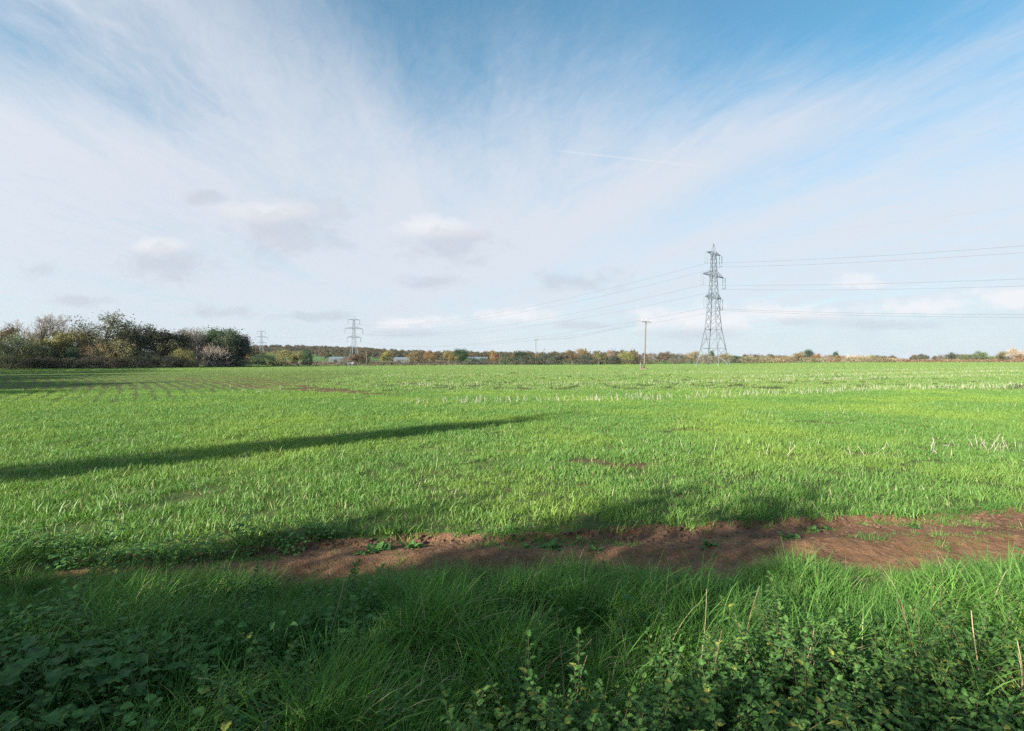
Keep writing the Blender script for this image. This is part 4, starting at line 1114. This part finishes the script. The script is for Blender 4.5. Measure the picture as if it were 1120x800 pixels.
# weeds growing on the lane
def weed(u, v, s, n, label):
    x, y = px(u, v); mb = MB()
    for i in range(n):
        az = rng.uniform(0, 6.28); e = rng.uniform(.1, 1.0); L = rng.uniform(.06, .12) * s
        leaf(mb, (rng.normal(0, .03) * s, rng.normal(0, .03) * s, .01 + .03 * s * rng.uniform()), (math.cos(az) * math.cos(e), math.sin(az) * math.cos(e), math.sin(e)), (0, 0, 1), L, L * .4, .25, .3, rng.uniform(0, .95), 0, .08, 5)
    tag(mb.build('weed_tuft', M['broad'], loc=(x, y, float(gz(x, y)) + .012)), label, 'weed', 'weeds on the dirt path')
weed(604, 598, 1.5, 26, 'grey-green thistle-like weed on the bare earth of the path')
weed(575, 597, .9, 14, 'small weed close beside the thistle-like weed')
weed(410, 601, 1.6, 34, 'broad leafy weed clump on the narrowing stretch of path')
weed(450, 596, 1.2, 22, 'loose leafy weed next to the broad clump')
weed(650, 603, 1.0, 18, 'low green weed in the worn wheel track')
weed(890, 576, 1.1, 18, 'lone dark weed on the reddest earth')
weed(905, 574, .9, 14, 'little weed beside the lone dark weed')
weed(1003, 572, 1.0, 16, 'weed at the far lip of the path')
weed(775, 597, 1.1, 18, 'weed on the crown of the path between the wheel tracks')
weed(865, 588, 1.2, 22, 'spreading weed by the grass strip along the path')

# ------------------------------------------------------------------ trees out of view that throw the shadows
def cast(kind, x, y, h, w, label, name='hedgerow_tree', cat='tree', group='hedge trees along the near verge', col=DG):
    return tree(kind, x, y, h, w, col, name, label, cat, group)
LAB = 'leafy hedge tree behind the verge that shades the weeds and the path'
for (kind, x, y, h, w) in [
    ('oak', -22, -5.2, 5.0, 5.0), ('bush', -18.8, -4.8, 4.6, 4.0), ('oak2', -16.2, -4.8, 4.9, 3.6), ('sparse', -14.2, -4.8, 5.0, 3.6), ('oak2', -13.0, -4.9, 6.5, 2.5), ('oak', -11.1, -4.8, 6.7, 2.5), ('oak2', -9.3, -4.8, 6.6, 2.5), ('sparse', -7.9, -4.8, 5.6, 2.4),
    ('sparse', -6.4, -5.0, 4.3, 2.8), ('sparse', -3.8, -4.6, 4.2, 3.6), ('oak2', -.8, -4.8, 4.7, 4.2), ('oak', 2.4, -4.6, 4.6, 4.2), ('oak', 5.6, -4.8, 4.6, 4.6),
    ('bush', -20.2, -3.8, 3.8, 3.6), ('bush', -17.4, -3.9, 4.0, 3.2), ('bush2', -14.9, -3.8, 3.8, 2.8), ('bush', -12.2, -3.9, 4.5, 3.3), ('bush2', -9.6, -3.8, 4.2, 2.8), ('bush', -7.3, -3.9, 3.6, 2.6), ('bush2', -4.8, -3.8, 3.8, 3.0), ('bush', -2.2, -4.0, 3.9, 3.2), ('bush', .6, -4.0, 3.8, 3.4), ('bush2', 4.0, -4.2, 3.5, 3.4)]:
    cast(kind, x, y, h, w, LAB)
cast('narrow', -26.6, -7.2, 14.1, 2.0, 'tall narrow tree outside the view whose long shadow crosses the crop', 'poplar_tree', group=None, col=LG)
LAB2 = 'tall boundary tree outside the view whose shadow falls on the drilled rows'
for (kind, x, y, h, w) in [('ivy', -64, 11, 14, 9), ('ivy', -70, 18, 15, 10), ('oak', -60, 22, 14, 8), ('ivy', -74, 27, 13, 8), ('oak', -78, 38, 14, 10), ('ivy', -74, 33, 12, 7), ('ivy', -57, 8, 14, 8), ('ivy', -61, 17, 14, 9), ('ivy', -80, 30, 15, 10), ('ivy', -66, 24, 13, 8), ('ivy', -82, 46, 14, 9), ('ivy', -95, 69, 15, 9), ('ivy', -90, 58, 14, 9), ('oak', -86, 64, 14, 9), ('ivy', -102, 78, 14.5, 9), ('ivy', -108, 90, 14, 9), ('ivy', -117, 99, 15, 9), ('oak', -126, 108, 14, 9)]:
    cast(kind, x, y, h, w, LAB2, 'boundary_tree', group='boundary trees outside the view', col=OL)

# ------------------------------------------------------------------ sky
w = bpy.data.worlds.new('World'); scene.world = w; w.use_nodes = True
nt = w.node_tree; nt.nodes.clear(); N = NT(nt)
sky = N.n('ShaderNodeTexSky', sky_type='NISHITA'); sky.sun_disc = False
sky.sun_elevation = SUN_EL; sky.sun_rotation = math.atan2(-SUN_DIR.x, -SUN_DIR.y)
sky.altitude = 50; sky.air_density = 1.0; sky.dust_density = .6; sky.ozone_density = 2.0
tc = N.n('ShaderNodeTexCoord'); G = tc.outputs['Generated']
sp = N.n('ShaderNodeSeparateXYZ'); nt.links.new(G, sp.inputs[0]); gx, gy, gzz = sp.outputs
zc = N.m('MAXIMUM', gzz, .02)
pxn = N.m('DIVIDE', gx, zc); pyn = N.m('DIVIDE', gy, zc)
cv = N.n('ShaderNodeCombineXYZ'); N.set(cv.inputs[0], N.m('ADD', pxn, N.m('MULTIPLY', pyn, .10))); N.set(cv.inputs[1], N.m('MULTIPLY', pyn, .20)); cv.inputs[2].default_value = 3.3
n_st = N.noise(cv.outputs[0], 1.5, 7, .55, .5)          # streaks of high cloud
cv2 = N.n('ShaderNodeCombineXYZ'); N.set(cv2.inputs[0], N.m('ADD', pxn, N.m('MULTIPLY', pyn, .16))); N.set(cv2.inputs[1], N.m('MULTIPLY', pyn, .32)); cv2.inputs[2].default_value = 9.1
n_fi = N.noise(cv2.outputs[0], 5.5, 6, .62, .9)         # fibres
cv3 = N.n('ShaderNodeCombineXYZ'); N.set(cv3.inputs[0], N.m('ADD', pxn, N.m('MULTIPLY', pyn, .24))); N.set(cv3.inputs[1], N.m('MULTIPLY', pyn, .42)); cv3.inputs[2].default_value = 4.4
n_f3 = N.noise(cv3.outputs[0], 13, 8, .68, 1.4)
n_bl = N.noise(G, 2.6, 3, .5)
def gauss(v, c, s):
    d = N.m('DIVIDE', N.m('SUBTRACT', v, c), s); return N.m('POWER', 2.71828, N.m('MULTIPLY', N.m('MULTIPLY', d, d), -1))
wx = N.m('ADD', pxn, N.m('MULTIPLY', N.m('SUBTRACT', n_fi, .5), .45))
wy = N.m('ADD', pyn, N.m('MULTIPLY', N.m('SUBTRACT', n_bl, .5), .9))
front = N.ss(gy, .0, .3)
def well(cx, cy_, rx, ry, amp): return N.m('MULTIPLY', N.m('MULTIPLY', gauss(wx, cx, rx), gauss(wy, cy_, ry)), amp)
wells = N.m('ADD', N.m('ADD', well(.80, .9, 1.10, 1.10, .95), well(2.3, 2.0, .60, .95, .24)), N.m('ADD', N.m('ADD', well(-1.62, 1.55, .42, .62, .40), well(-.32, 1.1, .42, 1.15, .40)), well(1.0, 2.7, 1.0, 1.1, .20)))
ridge = N.m('MULTIPLY', gauss(N.m('ADD', wx, N.m('MULTIPLY', pyn, .42)), 2.02, .30), N.ss(pyn, 1.5, 2.3, 0, .30))
cl = N.m('SUBTRACT', N.m('ADD', N.m('SUBTRACT', N.m('ADD', .90, ridge), N.ss(gzz, .28, .66, 0, .16)), N.m('ADD', N.m('MULTIPLY', N.m('SUBTRACT', n_st, .5), .60), N.m('ADD', N.m('MULTIPLY', N.m('SUBTRACT', n_fi, .5), .36), N.m('MULTIPLY', N.m('SUBTRACT', n_f3, .5), .26)))), N.m('MULTIPLY', wells, front))
cl = N.ss(cl, -.03, 1.03, .08, .95)
cl = N.m('MULTIPLY', cl, N.m('ADD', .25, N.m('MULTIPLY', N.m('MULTIPLY', N.ss(gy, -.35, .25), N.ss(gzz, .80, .58)), .75)))
# low cumulus: soft grey lumps in a few places over the horizon
q1 = N.m('DIVIDE', gx, N.m('MAXIMUM', gy, .05)); q2 = N.m('DIVIDE', gzz, N.m('MAXIMUM', gy, .05))
cq = N.n('ShaderNodeCombineXYZ'); N.set(cq.inputs[0], q1); N.set(cq.inputs[1], N.m('MULTIPLY', q2, 1.7))
nq = N.noise(cq.outputs[0], 11, 9, .66, .3)
nq2 = N.noise(cq.outputs[0], 5, 5, .6)
def lump(u, v, ru, rv):
    a = N.m('DIVIDE', N.m('SUBTRACT', q1, (u - 560) / F), ru / F); b = N.m('DIVIDE', N.m('SUBTRACT', q2, (HZ - v) / F), rv / F)
    r = N.m('SQRT', N.m('ADD', N.m('MULTIPLY', a, a), N.m('MULTIPLY', b, b)))
    return N.m('MULTIPLY', N.ss(N.m('ADD', r, N.m('MULTIPLY', N.m('SUBTRACT', nq, .5), 3.8)), 1.25, .15), front)
def union(L):
    o = L[0]
    for x in L[1:]: o = N.m('MAXIMUM', o, x)
    return o
grey = union([lump(185, 288, 52, 24), lump(315, 252, 66, 36), lump(492, 270, 56, 26), lump(478, 309, 40, 10), lump(632, 308, 52, 13), lump(40, 295, 26, 12), lump(90, 329, 44, 7), lump(240, 343, 50, 8), lump(340, 346, 60, 6), lump(225, 216, 26, 8)])
greyb = union([lump(760, 366, 60, 9), lump(985, 355, 70, 8), lump(640, 356, 30, 5), lump(870, 352, 40, 6), lump(450, 365, 45, 6)])
whit = union([lump(300, 232, 50, 14), lump(478, 250, 46, 13), lump(175, 270, 40, 10), lump(760, 350, 75, 17), lump(850, 343, 60, 13), lump(1010, 338, 70, 14), lump(1105, 330, 40, 14), lump(930, 310, 30, 9), lump(450, 352, 45, 9), lump(560, 345, 40, 10)])
# a faint contrail
tt = N.m('DIVIDE', N.m('SUBTRACT', q1, (600 - 560) / F), 220 / F)
dist = N.m('ABSOLUTE', N.m('SUBTRACT', q2, N.m('ADD', (HZ - 165) / F, N.m('MULTIPLY', tt, -24 / F))))
trail = N.m('MULTIPLY', N.m('MULTIPLY', N.ss(dist, .0030, .0004), N.m('MULTIPLY', N.ss(tt, 0, .08), N.ss(tt, 1.0, .4))), N.m('MULTIPLY', front, .28))
lowgap = N.m('MULTIPLY', N.ss(gzz, .15, .03), N.m('MULTIPLY', N.ss(nq2, .38, .62), .45))
SKYK = .066
skc = N.mul(sky.outputs[0], (SKYK * .47, SKYK * 1.04, SKYK * 1.06))
base = N.mix(cl, skc, (0.265, 0.278, 0.305))
base = N.mix(lowgap, base, (0.234, 0.268, 0.298))
base = N.mix(N.m('MULTIPLY', whit, .85), base, (.325, .327, .336))
base = N.mix(N.m('MULTIPLY', grey, .46), base, (0.187, 0.203, 0.234))
base = N.mix(N.m('MULTIPLY', greyb, .45), base, (0.203, 0.220, 0.251))
base = N.mix(trail, base, (0.305, 0.312, 0.326))
# glow added to the unseen sky towards the sun, to lift the foreground shade
dt = N.n('ShaderNodeVectorMath', operation='DOT_PRODUCT'); nt.links.new(G, dt.inputs[0])
dt.inputs[1].default_value = (-SUN_DIR.x * math.cos(SUN_EL), -SUN_DIR.y * math.cos(SUN_EL), math.sin(SUN_EL))
glow = N.m('ADD', N.m('MULTIPLY', N.ss(dt.outputs['Value'], -.1, .6), .12), N.m('MULTIPLY', N.ss(dt.outputs['Value'], .7, 1.0), .9))
gl = N.n('ShaderNodeMix', data_type='RGBA', blend_type='ADD'); gl.inputs[0].default_value = 1
gc = N.n('ShaderNodeVectorMath', operation='SCALE'); gc.inputs[0].default_value = (.30, .28, .25); N.set(gc.inputs['Scale'], glow)
N.set(gl.inputs[6], base); nt.links.new(gc.outputs[0], gl.inputs[7]); base = gl.outputs[2]
bg = N.n('ShaderNodeBackground'); N.set(bg.inputs[0], base); bg.inputs[1].default_value = 1.0
wo = N.n('ShaderNodeOutputWorld'); nt.links.new(bg.outputs[0], wo.inputs[0])
w.cycles.sampling_method = 'MANUAL'; w.cycles.sample_map_resolution = 512

# ------------------------------------------------------------------ sun, camera, render
sl = bpy.data.lights.new('sun', 'SUN'); sl.energy = 5.0; sl.angle = R(.53); sl.color = (1, .93, .80)
so = bpy.data.objects.new('sun', sl); COL.objects.link(so)
dv = Vector((SUN_DIR.x * math.cos(SUN_EL), SUN_DIR.y * math.cos(SUN_EL), -math.sin(SUN_EL)))
so.rotation_euler = dv.to_track_quat('-Z', 'Y').to_euler(); so.location = (-30, -30, 30)

# thin haze over the whole valley
HAZE = 0.00005
if HAZE:
    mb = MB(); mb.box((0, 1400, 29), (6400, 4200, 70))
    m, nt = new_mat('haze_air'); N = NT(nt)
    v = N.n('ShaderNodeVolumePrincipled'); v.inputs['Color'].default_value = (.80, .88, 1, 1); v.inputs['Density'].default_value = HAZE; v.inputs['Anisotropy'].default_value = .2
    o_ = N.n('ShaderNodeOutputMaterial'); nt.links.new(v.outputs[0], o_.inputs['Volume'])
    m.cycles.homogeneous_volume = True if hasattr(m.cycles, 'homogeneous_volume') else None
    tag(mb.build('haze', m), kind='stuff')

cd = bpy.data.cameras.new('camera'); cd.lens = 18; cd.sensor_width = 36; cd.clip_start = .05; cd.clip_end = 9000
co = bpy.data.objects.new('camera', cd); COL.objects.link(co)
co.location = (0, 0, H); co.rotation_euler = (R(90) - math.atan((400 - HZ) / F), 0, 0)
scene.camera = co

scene.render.engine = 'CYCLES'
cy = scene.cycles
cy.max_bounces = 5; cy.diffuse_bounces = 2; cy.glossy_bounces = 1; cy.transmission_bounces = 3; cy.transparent_max_bounces = 6; cy.volume_bounces = 0
cy.use_denoising = False; cy.denoiser = 'OPENIMAGEDENOISE'; cy.denoising_input_passes = 'RGB_ALBEDO_NORMAL'; cy.denoising_prefilter = 'ACCURATE'
cy.sample_clamp_indirect = 4
vs = scene.view_settings
vs.view_transform = 'Standard'; vs.look = 'None'; vs.exposure = 1.50; vs.gamma = 1; vs.use_curve_mapping = False
